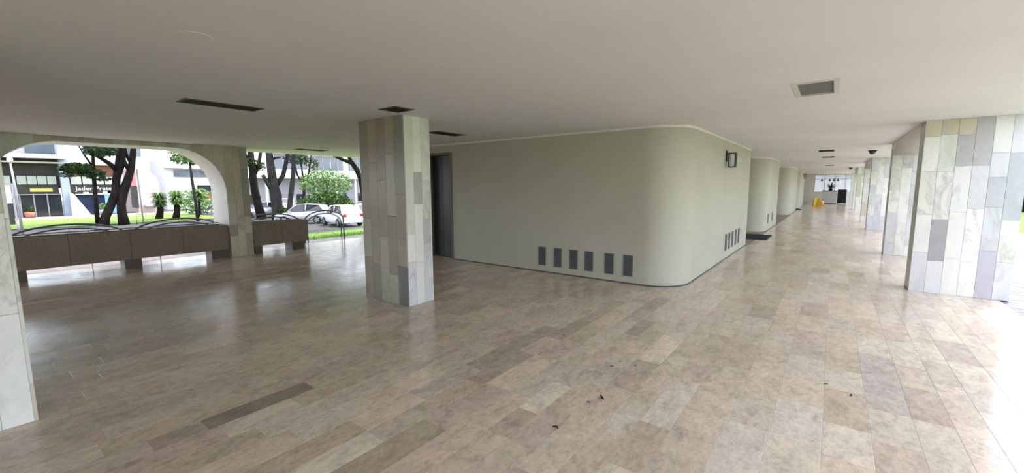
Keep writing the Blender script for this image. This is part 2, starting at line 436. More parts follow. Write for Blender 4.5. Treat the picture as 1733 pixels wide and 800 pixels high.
# ------------------------------------------------------------------ marble cladding
WHITE, GREEN, LAV, GREY, TAN, BLUEG, BEI, DK = (.70, .70, .68), (.64, .655, .60), (.59, .59, .63), (.40, .40, .415), (.54, .50, .41), (.53, .55, .575), (.56, .53, .44), (.25, .25, .22)
BM, BM2 = (.37, .34, .255), (.335, .305, .23)  # beige front tones of the middle pillar, darkened to carry that face's shade
PAL = [WHITE, WHITE, GREEN, BEI, LAV, BLUEG, WHITE, GREEN]
PALB = [BEI, BEI, GREEN, TAN, BEI, (.5, .49, .4), (.6, .58, .5), (.42, .41, .34)]
def clad_face(org, u, n, cols, rows, th=.02, pal=PAL, joined=None, root=None, seedshift=0, ztopv=CZ, bottom=None):
    """cols: widths along u; rows[i]: list of (z_bottom, tone) from the top down, or None for random"""
    ox, oy = org; s = 0
    for i, w in enumerate(cols):
        rws = rows[i] if rows and i < len(rows) and rows[i] else None
        if rws is None:
            z = ztopv; rws = []
            first = R.uniform(.25, .8)
            while True:
                z2 = z-(first if not rws else R.uniform(.45, .85))
                if z2 < .2: z2 = 0
                rws.append((z2, R.choice(pal)))
                if z2 == 0: break
                z = z2
        zt = ztopv
        for zb, tone in rws:
            k = R.uniform(.95, 1.05); c = (tone[0]*k, tone[1]*k, tone[2]*k, R.random())
            g = .001; a0, a1 = s+g, s+w-g; d = th+R.uniform(-.0006, .0006)
            P = []
            zb2, zt2 = zb+g, zt-g
            x0, y0 = ox+u[0]*a0, oy+u[1]*a0; x1, y1 = ox+u[0]*a1, oy+u[1]*a1
            e = .0018
            mb = joined if joined is not None else MB(); kk = len(mb.v)
            back = [(x0, y0, zb2), (x1, y1, zb2), (x1, y1, zt2), (x0, y0, zt2)]
            q = d-.0015
            mid = [(x+n[0]*q, y+n[1]*q, z) for x, y, z in back]
            ex, ey = u[0]*e, u[1]*e
            fr = [(x0+ex+n[0]*d, y0+ey+n[1]*d, zb2+e), (x1-ex+n[0]*d, y1-ey+n[1]*d, zb2+e), (x1-ex+n[0]*d, y1-ey+n[1]*d, zt2-e), (x0+ex+n[0]*d, y0+ey+n[1]*d, zt2-e)]
            mb.v += back+mid+fr
            flip = (u[0]*n[1]-u[1]*n[0]) > 0
            def F(ids):
                mb.face([kk+i for i in (ids[::-1] if flip else ids)], c)
            for o in (0, 4):
                for i2 in range(4): F([o+i2, o+(i2+1) % 4, o+4+(i2+1) % 4, o+4+i2])
            F([8, 9, 10, 11])
            if joined is None: part(root, mb, 'marble_panel', M['marble'])
            zt = zb
        s += w

def pillar(x0, x1, y0, y1, label, frontrows=None, siderows=None, ncol=5, nside=2, near=True, pal=PAL, group='marble clad pillars', faces='fs'):
    t = thing('marble_pillar', label, 'pillar', ((x0+x1)/2, (y0+y1)/2, 0), group=group)
    th = .02
    part(t, MB().box((x0+th, y0+th, 0), (x1-th, y1-th, CZ)), 'core', M['core'])
    joined = MB()
    fc = [(x1-x0)/ncol]*ncol; sc = [(y1-y0-2*th)/nside]*nside
    # front (-Y), right (+X), left (-X), back (+Y)
    vis = {'f': near and 'f' in faces, 'r': near and 'r' in faces, 'l': near and 'l' in faces, 'b': near and 'b' in faces}
    def go(key, org, u, n, cols, rows):
        clad_face(org, u, n, cols, rows, pal=pal, root=t, joined=None if vis[key] else joined)
    go('f', (x0, y0+th), (1, 0), (0, -1), fc, frontrows)
    go('r', (x1-th, y0+th), (0, 1), (1, 0), sc, siderows if 'r' in faces else None)
    go('l', (x0+th, y0+th), (0, 1), (-1, 0), sc, siderows if 'l' in faces else None)
    go('b', (x0, y1-th), (1, 0), (0, 1), fc, None)
    if joined.v: part(t, joined, 'marble_cladding', M['marble'], kind='stuff')
    return t

# middle pillar
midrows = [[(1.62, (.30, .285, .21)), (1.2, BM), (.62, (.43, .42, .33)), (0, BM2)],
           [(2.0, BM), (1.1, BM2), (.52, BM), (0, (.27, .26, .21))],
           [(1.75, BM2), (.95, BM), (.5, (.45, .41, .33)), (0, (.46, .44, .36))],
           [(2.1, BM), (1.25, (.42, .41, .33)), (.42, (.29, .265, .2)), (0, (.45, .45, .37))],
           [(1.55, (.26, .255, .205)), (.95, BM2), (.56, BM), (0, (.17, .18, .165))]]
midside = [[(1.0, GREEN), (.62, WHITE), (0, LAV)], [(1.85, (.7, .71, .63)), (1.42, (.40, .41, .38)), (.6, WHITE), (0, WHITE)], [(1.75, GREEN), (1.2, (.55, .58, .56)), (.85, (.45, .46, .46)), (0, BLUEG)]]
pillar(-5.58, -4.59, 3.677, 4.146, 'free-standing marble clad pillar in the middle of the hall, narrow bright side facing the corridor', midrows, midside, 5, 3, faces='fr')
# near left pillar
pillar(-5.47, -4.47, -.27, .225, 'white marble pillar cut off by the left frame edge, closest to the camera', None,
       [[(1.55, BEI), (.62, WHITE), (0, WHITE)], [(1.9, BEI), (1.05, WHITE), (0, (.72, .73, .72))], [(1.5, (.5, .49, .41)), (.8, WHITE), (0, (.74, .75, .75))]], 5, 3, faces='r')
# first right pillar
r1 = [[(2.36, TAN), (1.85, WHITE), (1.2, (.66, .66, .63)), (.62, WHITE), (0, LAV)],
      [(2.38, TAN), (1.84, (.62, .66, .6)), (1.13, WHITE), (.5, (.33, .33, .355)), (0, (.68, .68, .7))],
      [(2.36, TAN), (1.92, GREY), (1.25, (.7, .7, .71)), (.55, WHITE), (0, WHITE)],
      [(1.92, (.41, .41, .42)), (1.3, LAV), (.52, WHITE), (0, WHITE)],
      [(2.09, (.7, .72, .71)), (1.75, LAV), (1.33, (.45, .46, .5)), (.7, BLUEG), (0, (.48, .47, .54))],
      [(2.08, LAV), (1.15, (.42, .45, .49)), (.55, GREEN), (0, (.66, .66, .7))]]
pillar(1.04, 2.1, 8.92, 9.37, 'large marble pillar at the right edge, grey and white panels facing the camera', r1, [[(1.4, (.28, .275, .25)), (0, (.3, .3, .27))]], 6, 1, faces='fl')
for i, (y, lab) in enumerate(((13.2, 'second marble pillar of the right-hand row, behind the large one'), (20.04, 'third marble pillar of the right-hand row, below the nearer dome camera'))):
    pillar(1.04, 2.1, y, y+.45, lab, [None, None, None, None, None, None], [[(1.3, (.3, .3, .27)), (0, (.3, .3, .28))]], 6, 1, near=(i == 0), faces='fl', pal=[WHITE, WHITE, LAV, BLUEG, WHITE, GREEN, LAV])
for y, lab in ((24.3, 'fourth marble pillar of the right-hand row, narrow sliver beyond the third'), (31.2, 'fifth marble pillar of the right-hand row, under the far dome camera'),
               (35.5, 'sixth marble pillar of the right-hand row, near the corridor end'), (42.3, 'seventh and last visible marble pillar of the right-hand row, beside the black cabinet')):
    pillar(1.04, 2.1, y, y+.45, lab, None, None, 6, 1, near=False)

# ------------------------------------------------------------------ arch beams of the right row
def arch_mesh(X0, X1, ya, yb, top, rad, n=10):
    """solid between the ceiling and a flat arch with rounded corners, opening ya..yb"""
    pts = []
    for i in range(n+1):
        a = math.pi/2*i/n; pts.append((ya+rad-rad*math.cos(a), top-rad+rad*math.sin(a)))
    pts += [(yb-(y-ya), z) for y, z in pts[::-1]]
    return pts
for i, (a, b, lab) in enumerate(((9.37, 13.2, 'shallow arched beam between the first and second right-hand pillars'), (20.49, 24.3, 'shallow arched beam between the third and fourth right-hand pillars'), (31.65, 35.5, 'far shallow arched beam between the fifth and sixth right-hand pillars'))):
    pts = arch_mesh(1.04, 2.1, a, b, 2.49, .2, 8); mb = MB(); k = len(mb.v)
    for y, z in pts: mb.v += [(1.04, y, z), (2.1, y, z), (1.04, y, CZ), (2.1, y, CZ)]
    for j in range(len(pts)-1):
        p, q = k+4*j, k+4*j+4
        mb.face([p, q, q+1, p+1], None, True); mb.face([p+2, q+2, q, p]); mb.face([p+1, q+1, q+3, p+3])
    tag(mb.build('trim_%d' % (i+1), M['plaster']), lab, 'beam', kind='structure')

# ------------------------------------------------------------------ left arcade wall
AX0, AX1 = -12.3, -11.33
wl_ = thing('wall_left', 'marble clad arcade wall with a wide round-cornered arch opening on the lawn', 'wall', (AX1, 2.1, 0), kind='structure')
def arcade():
    core, lining = MB(), MB()
    for (ya, yb) in ((.35, 3.9), (-3.7, -.14)):
        pts = [(ya, 0.0)]+arch_mesh(0, 0, ya, yb, 2.51, .95, 16)+[(yb, 0.0)]
        k = len(lining.v)
        for y, z in pts: lining.v += [(AX0, y, z), (AX1+.0, y, z)]
        for j in range(len(pts)-1): lining.face([k+2*j, k+2*j+1, k+2*j+3, k+2*j+2], None, True)
        c = len(core.v); pp = pts[1:-1]
        for y, z in pp: core.v += [(AX0, y, z), (AX1-.02, y, z), (AX0, y, CZ), (AX1-.02, y, CZ)]
        for j in range(len(pp)-1):
            p, q = c+4*j, c+4*j+4; core.face([p, p+2, q+2, q]); core.face([p+1, q+1, q+3, p+3])
    for a, b in ((3.9, 4.39), (-.14, .35), (-4.2, -3.7)):
        core.box((AX0, a+.002, 0), (AX1-.02, b-.002, CZ))
    part(wl_, core, 'wall_core', M['plaster']); part(wl_, lining, 'arch_lining', M['plaster'])  # lining is paler because lit: that light is put into its colour
    # front panels clipped by the arch
    def zarch(y):
        if not .35 < y < 3.9: return 0
        r = .95; d = min(y-.35, 3.9-y)
        return 2.51 if d >= r else 2.51-r+math.sqrt(max(0, r*r-(r-d)**2))
    cols = []; y = -.14
    for w in (.245, .245): cols.append((y, y+w)); y += w
    n = 17; w = (3.9-.35)/n
    for i in range(n): cols.append((.35+i*w, .35+(i+1)*w))
    for w in (.17, .16, .16): cols.append((cols[-1][1], cols[-1][1]+w))
    rm = random.Random(3)
    fixed = {len(cols)-3: [(2.0, BEI), (1.35, (.5, .48, .38)), (.78, BEI), (.5, (.34, .33, .27)), (0, BEI)], len(cols)-2: [(2.35, (.5, .48, .38)), (1.5, (.57, .55, .47)), (.62, BEI), (0, (.58, .56, .47))],
             len(cols)-1: [(2.1, (.45, .44, .38)), (.95, (.36, .35, .28)), (.55, BEI), (0, (.42, .4, .32))]}
    for ci, (a, b) in enumerate(cols):
        rows = fixed.get(ci)
        if rows is None:
            z = CZ; rows = []
            while z > 0:
                z2 = z-rm.uniform(.35, .8)
                if z2 < .2: z2 = 0
                rows.append((z2, rm.choice(PALB))); z = z2
        zt = CZ
        for zb, tone in rows:
            N = 6; ys_ = [a+.001+(b-a-.002)*i/N for i in range(N+1)]
            low = [max(zb+.001, zarch(y)) for y in ys_]
            if min(low) < zt-.01:
                mb = MB(); c = (*[v*rm.uniform(.97, 1.03) for v in tone], rm.random()); k = 0
                for y, l in zip(ys_, low):
                    l = min(l, zt-.002); mb.v += [(AX1, y, l), (AX1, y, zt-.001), (AX1-.02, y, l), (AX1-.02, y, zt-.001)]
                for i in range(N):
                    p, q = 4*i, 4*i+4
                    mb.face([p, q, q+1, p+1], c); mb.face([p+2, q+2, q, p], c); mb.face([p+1, q+1, q+3, p+3], c)
                mb.face([0, 1, 3, 2], c); e = 4*N; mb.face([e, e+2, e+3, e+1], c)
                part(wl_, mb, 'marble_panel', M['marble'])
            zt = zb
    # end face (towards +Y)
    jm = MB(); clad_face((AX1, 4.37), (-1, 0), (0, 1), [.19]*5, None, pal=PALB, joined=jm)
    part(wl_, jm, 'marble_cladding', M['marble'], kind='stuff')
arcade()

# ------------------------------------------------------------------ stone planters in the arcade
def planter(y0, y1, feet, label, nslab):
    x0, x1 = -11.86, -11.38; t = thing('stone_planter', label, 'planter', ((x0+x1)/2, (y0+y1)/2, 0), group='raised stone planters')
    zb, zt = .20, .78; th = .03
    cuts = [y0+(y1-y0)*i/nslab for i in range(nslab+1)]
    for i in range(nslab):
        part(t, MB().bbox((x1-th, cuts[i]+.0015, zb), (x1, cuts[i+1]-.0015, zt), .004), 'stone_slab', M['granite'])
    part(t, MB().box((x0, y0, zb), (x0+th, y1, zt)), 'back_slab', M['granite'])
    part(t, MB().box((x0+th, y0, zb), (x1-th, y0+th, zt)), 'end_slab', M['granite']); part(t, MB().box((x0+th, y1-th, zb), (x1-th, y1, zt)), 'end_slab', M['granite'])
    part(t, MB().box((x0+th, y0+th, zb), (x1-th, y1-th, zb+.04)), 'bottom_slab', M['granite'])
    part(t, MB().box((x0+th, y0+th, zb+.04), (x1-th, y1-th, zt-.06)), 'soil', M['soil'], kind='stuff')
    for a, b in feet: part(t, MB().bbox((x0+.03, a, 0), (x1-.03, b, zb), .006), 'foot', M['granite_dark'])
planter(.36, 3.875, ((.40, .68), (2.0, 2.27), (3.52, 3.86)), 'long brown stone planter on short feet inside the left arch', 4)
planter(4.42, 5.80, ((4.45, 4.62), (5.36, 5.70)), 'shorter brown stone planter on feet right of the arcade pillar', 2)

# ------------------------------------------------------------------ hoop fence outside
def hoop(y0, y1, label, ztop_=.92):
    x = -12.42; t = thing('hoop_fence_panel', label, 'fence', (x, (y0+y1)/2, -.1), group='steel hoop fence along the lawn')
    def path(off):
        a, b = y0+off, y1-off; w = b-a; zt = ztop_-off*1.0; zs = zt-.30; P = [(x, a, -.1), (x, a, zs)]
        for i in range(1, 16):
            th = math.pi*i/16; P.append((x, a+w/2-w/2*math.cos(th), zs+(zt-zs)*math.sin(th)))
        return P+[(x, b, zs), (x, b, -.1)]
    part(t, MB().tube(path(0), .020, 8), 'outer_hoop', M['steel'])
    part(t, MB().tube([p for p in path(.085)], .016, 8), 'inner_hoop', M['steel'])
    hi = .7 if y0 > 6 else .5
    for (a, za, b, zb) in ((y0+.1, .08, y1-.1, hi), (y0+.1, hi, y1-.1, .08)):
        part(t, MB().tube([(x, a, za), (x, b, zb)], .006, 6), 'cross_wire', M['steel_light'])
hoop(.50, 2.26, 'steel hoop fence panel behind the left end of the long planter')
hoop(2.36, 4.10, 'steel hoop fence panel behind the right end of the long planter')
hoop(4.45, 6.10, 'steel hoop fence panel behind the short planter')
hoop(6.22, 7.48, 'steel hoop fence panel standing free before the bright lawn and parked cars', .93)
t = thing('guard_rail', 'thin pale steel rail running just above the long planter top', 'rail', (-11.95, 2.1, .7))
part(t, MB().tube([(-11.95, .36, .80), (-11.95, 3.88, .80)], .011, 8), 'rail', M['steel'])
for y in (.5, 1.6, 2.7, 3.75): part(t, MB().tube([(-11.95, y, 0), (-11.95, y, .79)], .009, 6), 'post', M['steel_light'])

# ------------------------------------------------------------------ building blocks (walls)
def rounded_block(x0, x1, y0, y1, rad, door=None, back=False, n=20):
    """outline counter-clockwise; rounded corner at (x1, y0)"""
    P = [(x0, y0)]
    if door: P += [(door[0], y0), (door[0], y0+.25), (door[1], y0+.25), (door[1], y0)]
    for i in range(n+1):
        a = -math.pi/2+math.pi/2*i/n; P.append((x1-rad+rad*math.cos(a), y0+rad+rad*math.sin(a)))
    P += [(x1, y1), (x0, y1)]
    return P
def block(name, x0, x1, y0, y1, rad, label, door=None):
    t = thing(name, label, 'wall', (x0, y0, 0), kind='structure')
    m = MB(); m.prism(rounded_block(x0, x1, y0, y1, rad, door), 0, 2.41 if door else CZ)
    if door: m.prism(rounded_block(x0, x1, y0, y1, rad), 2.41, CZ)
    m.sm = [False]*len(m.sm)
    part(t, m, 'painted_wall', M['wall'])
    # cornice strip under the ceiling
    P = rounded_block(x0-.02, x1+.02, y0-.02, y1+.02, rad+.02)
    mc = MB().prism(P, CZ-.035, CZ-.001)
    part(t, mc, 'cornice', M['cornice'])
    return t
def smooth_wall(o):
    me = o.data
    for p in me.polygons:
        p.use_smooth = abs(p.normal.z) < .1 and p.area < .5
    me.set_sharp_from_angle(angle=D(25))
DOOR = (-7.72, -6.83)
b1 = block('wall_middle', -9.0, -1.85, 6.805, 13.19, .62, 'cream painted wall block with a rounded corner at the centre of the view', DOOR)
b2 = block('wall_corridor', -9.0, -1.85, 17.0, 20.9, .62, 'second cream wall block down the corridor, behind the dark doormat')
b3 = block('wall_far', -9.0, -1.85, 27.3, 32.4, .6, 'third cream wall block down the corridor')
b4 = block('wall_farthest', -9.0, -1.85, 35.3, 40.0, .6, 'last cream wall block of the corridor carrying the far lantern')
# recess backs closing the entrances
for i, (a, b) in enumerate(((13.19, 17.0), (20.9, 27.3), (32.4, 35.3), (40.0, 48.0))):
    x = -2.9 if i == 0 else -2.6
    tag(MB().box((x-.15, a, 0), (x, b, CZ)).build('wall_recess_%d' % (i+1), M['wall']), ['shaded recess wall of the first entrance, before the doormat', 'shaded recess wall of the second corridor bay', 'shaded recess wall beside the far doormat', 'dim side wall at the far end of the corridor'][i], 'wall', kind='structure')
tag(MB().box((-12.3, -6.2, 0), (2.0, -6.0, CZ)).build('wall_rear_added', M['wall']), 'unseen cream wall added behind the camera to cut the daylight', 'wall', kind='structure')  # unseen wall, added to hold back daylight from behind
# door
dt = thing('door_1', 'dark grey two-panel door set in the shaded wall behind the middle pillar', 'door', (DOOR[0], 6.9, 0), kind='structure')
xm = DOOR[0]+.42
lf = part(dt, MB().box((DOOR[0]+.05, 7.0, .01), (xm-.003, 7.04, 2.36)), 'door_leaf', M['doordark']); rf = part(dt, MB().box((xm+.003, 6.985, .01), (DOOR[1]-.05, 7.025, 2.36)), 'door_leaf', M['door'])
part(dt, MB().box((DOOR[0], 6.79, 0), (DOOR[0]+.05, 7.05, 2.41)).box((DOOR[1]-.05, 6.79, 0), (DOOR[1], 7.05, 2.41)).box((DOOR[0]+.05, 6.79, 2.36), (DOOR[1]-.05, 7.05, 2.41)), 'door_frame', M['doorframe'])
# baseboard line along the wall foot
def base_strip(name, pts, label):
    mb = MB(); 
    for (a, b) in zip(pts[:-1], pts[1:]):
        d = Vector((b[0]-a[0], b[1]-a[1])).normalized(); n = Vector((d.y, -d.x))*.006
        k = len(mb.v); mb.v += [(a[0], a[1], 0), (b[0], b[1], 0), (b[0]+n.x, b[1]+n.y, 0), (a[0]+n.x, a[1]+n.y, 0)]
        mb.v += [(x, y, .018) for x, y, z in mb.v[k:k+4]]
        for q in ((4, 5, 6, 7)[::1], (3, 2, 6, 7)[::-1], (0, 3, 7, 4), (1, 2, 6, 5)): mb.face([k+i for i in q])
    tag(mb.build(name, M['ventdark']), label, 'baseboard', kind='structure')
ob = rounded_block(-9.0, -1.85, 6.805, 13.19, .62)
base_strip('baseboard_middle', [(DOOR[1], 6.805)]+ob[1:-1], 'thin dark joint strip where the cream wall meets the floor')

# ------------------------------------------------------------------ wall vents
def vent(org, u, n, w, z0, z1, label):
    ox, oy = org; t = thing('wall_vent', label, 'vent', (ox, oy, z0), group='low ventilation grilles in the cream wall')
    def P(a, d, z): return (ox+u[0]*a+n[0]*d, oy+u[1]*a+n[1]*d, z)
    def bx(mb, a0, a1, d0, d1, za, zb, tilt=0):
        k = len(mb.v); mb.v += [P(a0, d0, za), P(a1, d0, za), P(a1, d1, za-tilt), P(a0, d1, za-tilt), P(a0, d0, zb), P(a1, d0, zb), P(a1, d1, zb-tilt), P(a0, d1, zb-tilt)]
        for q in ((3, 2, 1, 0), (4, 5, 6, 7), (0, 1, 5, 4), (1, 2, 6, 5), (2, 3, 7, 6), (3, 0, 4, 7)): mb.face([k+i for i in q])
    f = MB(); e = .014
    bx(f, 0, w, 0, .012, z0, z0+e); bx(f, 0, w, 0, .012, z1-e, z1); bx(f, 0, e, 0, .012, z0+e, z1-e); bx(f, w-e, w, 0, .012, z0+e, z1-e)
    part(t, f, 'frame', M['vent'])
    b = MB(); bx(b, e, w-e, .0005, .002, z0+e, z1-e); part(t, b, 'backing', M['ventdark'])
    s = MB(); k = 12
    for i in range(k):
        z = z0+e+(z1-z0-2*e)*(i+.5)/k; bx(s, e, w-e, .003, .010, z+.003, z+.009, .007)
    part(t, s, 'slat', M['vent'])
names = ['leftmost of the six vents on the shaded wall', 'second vent from the left on the shaded wall', 'third vent from the left on the shaded wall', 'fourth vent from the left on the shaded wall', 'fifth vent from the left on the shaded wall', 'sixth vent on the shaded wall, nearest the rounded corner']
for xc, nm in zip((-4.42, -4.07, -3.73, -3.42, -3.03, -2.69), names):
    vent((xc-.083, 6.805), (1, 0), (0, -1), .166, .13, .49, 'small grey louvered grille, '+nm)
names = ['nearest the camera of the five vents on the bright corridor wall', 'second of the five vents on the bright corridor wall', 'middle one of the five vents on the bright corridor wall', 'fourth of the five vents on the bright corridor wall', 'last of the five vents on the bright corridor wall']
for yc, nm in zip((10.38, 10.75, 11.14, 11.56, 11.97), names):
    vent((-1.85, yc-.083), (0, 1), (1, 0), .166, .19, .57, 'narrow grey grille, '+nm)
for yc, nm in zip((18.0, 19.3), ('first vent on the second wall block, past the doormat', 'second vent on the second wall block, past the doormat')):
    vent((-1.85, yc-.083), (0, 1), (1, 0), .166, .25, .60, 'small grey grille, '+nm)

# ------------------------------------------------------------------ wall lanterns
def lantern(y, z, label):
    x = -1.85; t = thing('wall_lantern', label, 'wall lamp', (x, y, z), group='black box lanterns on the corridor wall')
    part(t, MB().box((x, y-.05, z-.12), (x+.02, y+.05, z+.10)), 'back_plate', M['black'])
    part(t, MB().box((x+.02, y-.015, z+.03), (x+.10, y+.015, z+.055)), 'bracket', M['black'])
    cx = x+.12; w = .062; zb, zt = z-.23, z+.03
    fr = MB()
    for sx in (-1, 1):
        for sy in (-1, 1): fr.box((cx+sx*w-.010, y+sy*w-.010, zb), (cx+sx*w+.010, y+sy*w+.010, zt))
    fr.box((cx-w-.01, y-w-.01, zb-.018), (cx+w+.01, y+w+.01, zb))
    part(t, fr, 'cage', M['black'])
    part(t, MB().bbox((cx-w-.014, y-w-.014, zt), (cx+w+.014, y+w+.014, zt+.022), .006), 'cap', M['black'])
    for sx, sy in ((1, 0), (-1, 0), (0, 1), (0, -1)):
        m = MB()
        if sx: m.box((cx+sx*w-.002, y-w+.008, zb+.002), (cx+sx*w+.002, y+w-.008, zt-.002))
        else: m.box((cx-w+.008, y+sy*w-.002, zb+.002), (cx+w-.008, y+sy*w+.002, zt-.002))
        part(t, m, 'glass_pane', M['clear'])
    part(t, MB().lathe((cx, y, zb+.01), [(.03, 0), (.036, .03), (.042, .09), (.042, .14), (.03, .18), (.012, .2)], 14), 'bulb', M['lens'])
lantern(9.95, 2.27, 'black box wall lantern on the bright side of the rounded block')
lantern(38.0, 2.35, 'far black wall lantern at the end of the last wall block')

# ------------------------------------------------------------------ floor mats
def mat(x0, x1, y0, y1, label):
    t = thing('door_mat', label, 'mat', ((x0+x1)/2, (y0+y1)/2, 0))
    part(t, MB().bbox((x0, y0, .001), (x1, y1, .012), .006), 'mat_border', M['rubber'])
    r = MB(); y = y0+.06
    while y < y1-.06: r.box((x0+.05, y, .0121), (x1-.05, y+.03, .017)); y += .06
    part(t, r, 'mat_ribs', M['rubber'], kind='stuff')
mat(-2.5, -1.5, 14.6, 16.2, 'large black rubber doormat in front of the first entrance recess')
mat(-2.35, -1.6, 33.2, 34.3, 'small black doormat at the far entrance recess')

# ------------------------------------------------------------------ far end of the corridor
we = thing('wall_back', 'pale end wall of the corridor with a wide bright window', 'wall', (0, 48.1, 0), kind='structure')
part(we, MB().box((-2.6, 48.0, 0), (-1.45, 48.2, CZ)).box((-1.45, 48.0, 0), (2.1, 48.2, 1.0)).box((-1.45, 48.0, 2.45), (2.1, 48.2, CZ)), 'end_wall', M['plaster'])
w = thing('window_1', 'wide bright window at the corridor end behind the desk', 'window', (0, 48.1, 1), kind='structure')
for x in (-1.45, -.7, .05, .8, 1.55): part(w, MB().box((x, 48.02, 1.0), (x+.05, 48.16, 2.45)), 'mullion', M['steel_light'])
part(w, MB().box((-1.4, 48.02, 2.1), (2.1, 48.14, 2.14)), 'transom', M['steel_light'])
for x in (-1.40, -.65, .10, .85): part(w, MB().box((x, 48.08, 1.0), (x+.70, 48.09, 2.1)), 'pane', M['clear'])
t = thing('reception_desk', 'grey-white reception desk across the far end of the corridor', 'desk', (-.2, 44.8, 0))
part(t, MB().bbox((-.74, 44.6, .06), (.28, 45.1, 1.08), .01), 'desk_body', M['desk']); part(t, MB().bbox((-.78, 44.56, 1.08), (.32, 45.14, 1.12), .006), 'desk_top', M['black']); part(t, MB().box((-.7, 44.64, 0), (.24, 45.06, .06)), 'plinth', M['black'])
t = thing('black_cabinet', 'black cabinet standing right of the reception desk', 'cabinet', (.55, 45.8, 0))
part(t, MB().bbox((.30, 45.5, .05), (.90, 45.95, 1.2), .01), 'cabinet_body', M['blackbox']); part(t, MB().box((.32, 45.49, .08), (.595, 45.499, 1.17)), 'door', M['blackbox']); part(t, MB().box((.605, 45.49, .08), (.88, 45.499, 1.17)), 'door', M['blackbox'])
for x in (.34, .84): part(t, MB().box((x, 45.55, 0), (x+.03, 45.9, .05)), 'foot', M['black'])
t = thing('potted_plant', 'dark leafy plant in a low bowl on the reception desk', 'plant', (-.2, 44.85, 1.12))
part(t, MB().lathe((-.2, 44.85, 1.121), [(.1, 0), (.16, .08), (.17, .12)], 14), 'bowl', M['black'])
fm = MB()
for i in range(60):
    a = R.uniform(0, 6.28); l = R.uniform(.3, .85); h = R.uniform(-.02, .7); c = Vector((-.2, 44.85, 1.22))
    e = c+Vector((math.cos(a)*l, math.sin(a)*l*.5, h)); m_ = c+Vector((math.cos(a)*l*.45, math.sin(a)*l*.3, h*.8)); wv = Vector((-math.sin(a), math.cos(a), 0))*.035
    fm.poly3([c-wv*.3, c+wv*.3, m_+wv, m_-wv]); fm.poly3([m_-wv, m_+wv, e])
part(t, fm, 'fronds', M['leafd'])
for i, (x, lab) in enumerate(((-.88, 'leftmost of the four small dark pendant lamps before the end window'), (-.33, 'second of the four small dark pendant lamps before the end window'), (-.03, 'third of the four small dark pendant lamps before the end window'), (.26, 'rightmost of the four small dark pendant lamps before the end window'))):
    t = thing('pendant_lamp', lab, 'lamp', (x, 47.0, CZ), group='dark pendant lamps before the end window')
    part(t, MB().tube([(x, 47.0, CZ), (x, 47.0, 2.1)], .006, 6), 'cord', M['black'])
    part(t, MB().lathe((x, 47.0, 1.93), [(.085, 0), (.09, .05), (.06, .13), (.02, .18)], 14), 'lamp_shade', M['black'])
def aframe(x, y, rz, label):
    t = thing('wet_floor_sign', label, 'floor sign', (x, y, 0), group='yellow folding floor signs')
    for s in (-1, 1):
        m = MB(); k = 0; w0, w1 = .15, .10
        c, sn = math.cos(rz), math.sin(rz)
        def T(a, b, z): return (x+a*c-b*sn, y+a*sn+b*c, z)
        m.v = [T(-w0, s*.18, .0), T(w0, s*.18, .0), T(w1, s*.02, .62), T(-w1, s*.02, .62), T(-w0, s*.16, .0), T(w0, s*.16, .0), T(w1, s*.004, .62), T(-w1, s*.004, .62)]
        for q in ((0, 1, 2, 3), (7, 6, 5, 4), (0, 4, 5, 1), (1, 5, 6, 2), (2, 6, 7, 3), (3, 7, 4, 0)): m.face(list(q))
        part(t, m, 'sign_panel', M['yellow'])
    m = MB().box((x-.05, y-.03, .62), (x+.05, y+.03, .65)); part(t, m, 'handle', M['yellow'])
aframe(-1.05, 40.2, .3, 'left yellow folding floor sign before the reception desk')
aframe(-.82, 39.3, -.5, 'right yellow folding floor sign before the reception desk')
t = thing('traffic_cone', 'orange and white cone beside the yellow floor signs', 'cone', (-.6, 40.3, 0))
part(t, MB().box((-.74, 40.16, 0), (-.46, 40.44, .03)), 'cone_base', M['orange']); part(t, MB().lathe((-.6, 40.3, .03), [(.11, 0), (.08, .2)], 16), 'cone_body', M['orange'])
part(t, MB().lathe((-.6, 40.3, .23), [(.08, 0), (.055, .16)], 16), 'white_band', M['white']); part(t, MB().lathe((-.6, 40.3, .39), [(.055, 0), (.02, .25)], 16), 'cone_tip', M['orange'])

# ------------------------------------------------------------------ dried leaves on the floor
LV = [(-2.29, 3.97, 'lone dark scrap of dry leaf on the tiles below the wall vents'), (-1.52, 3.52, 'leftmost of the dark leaf crumbs in the centre foreground cluster'), (-1.5, 3.67, 'upper dark leaf crumb of the centre foreground cluster'), (-1.35, 3.66, 'rightmost dark leaf crumb of the centre foreground cluster'),
      (-1.39, 2.8, 'small dark leaf scrap beside the long curled leaf'), (-1.34, 2.93, 'long curled dry leaf on the foreground tiles'), (-1.42, 2.36, 'dark crumpled leaf nearest the camera, below the pale tile'), (.06, 4.25, 'tiny leaf scrap on the right foreground tiles'), (.22, 4.13, 'second tiny leaf scrap on the right foreground tiles')]
for i, (x, y, lab) in enumerate(LV):
    L, W = (.075, .022) if i == 5 else ((.05, .03) if i == 6 else (.028, .018)); a = R.uniform(0, 3.14) if i != 5 else 2.4
    m = MB(); n = 5; c, s = math.cos(a), math.sin(a)
    for j in range(n+1):
        t_ = j/n; w_ = W*math.sin(math.pi*min(max(t_, .08), .92))*.5; hz = .004+.008*math.sin(3*t_+i)**2
        for sd in (-1, 0, 1):
            lx, ly = (t_-.5)*L, sd*w_; m.v.append((x+lx*c-ly*s, y+lx*s+ly*c, hz+(.006 if sd else 0)))
    for j in range(n):
        for q in (0, 1): m.face([3*j+q, 3*j+q+1, 3*j+q+4, 3*j+q+3])
    tag(m.build('fallen_leaf', M['dryleaf']), lab, 'leaf', 'dry leaf scraps on the floor')

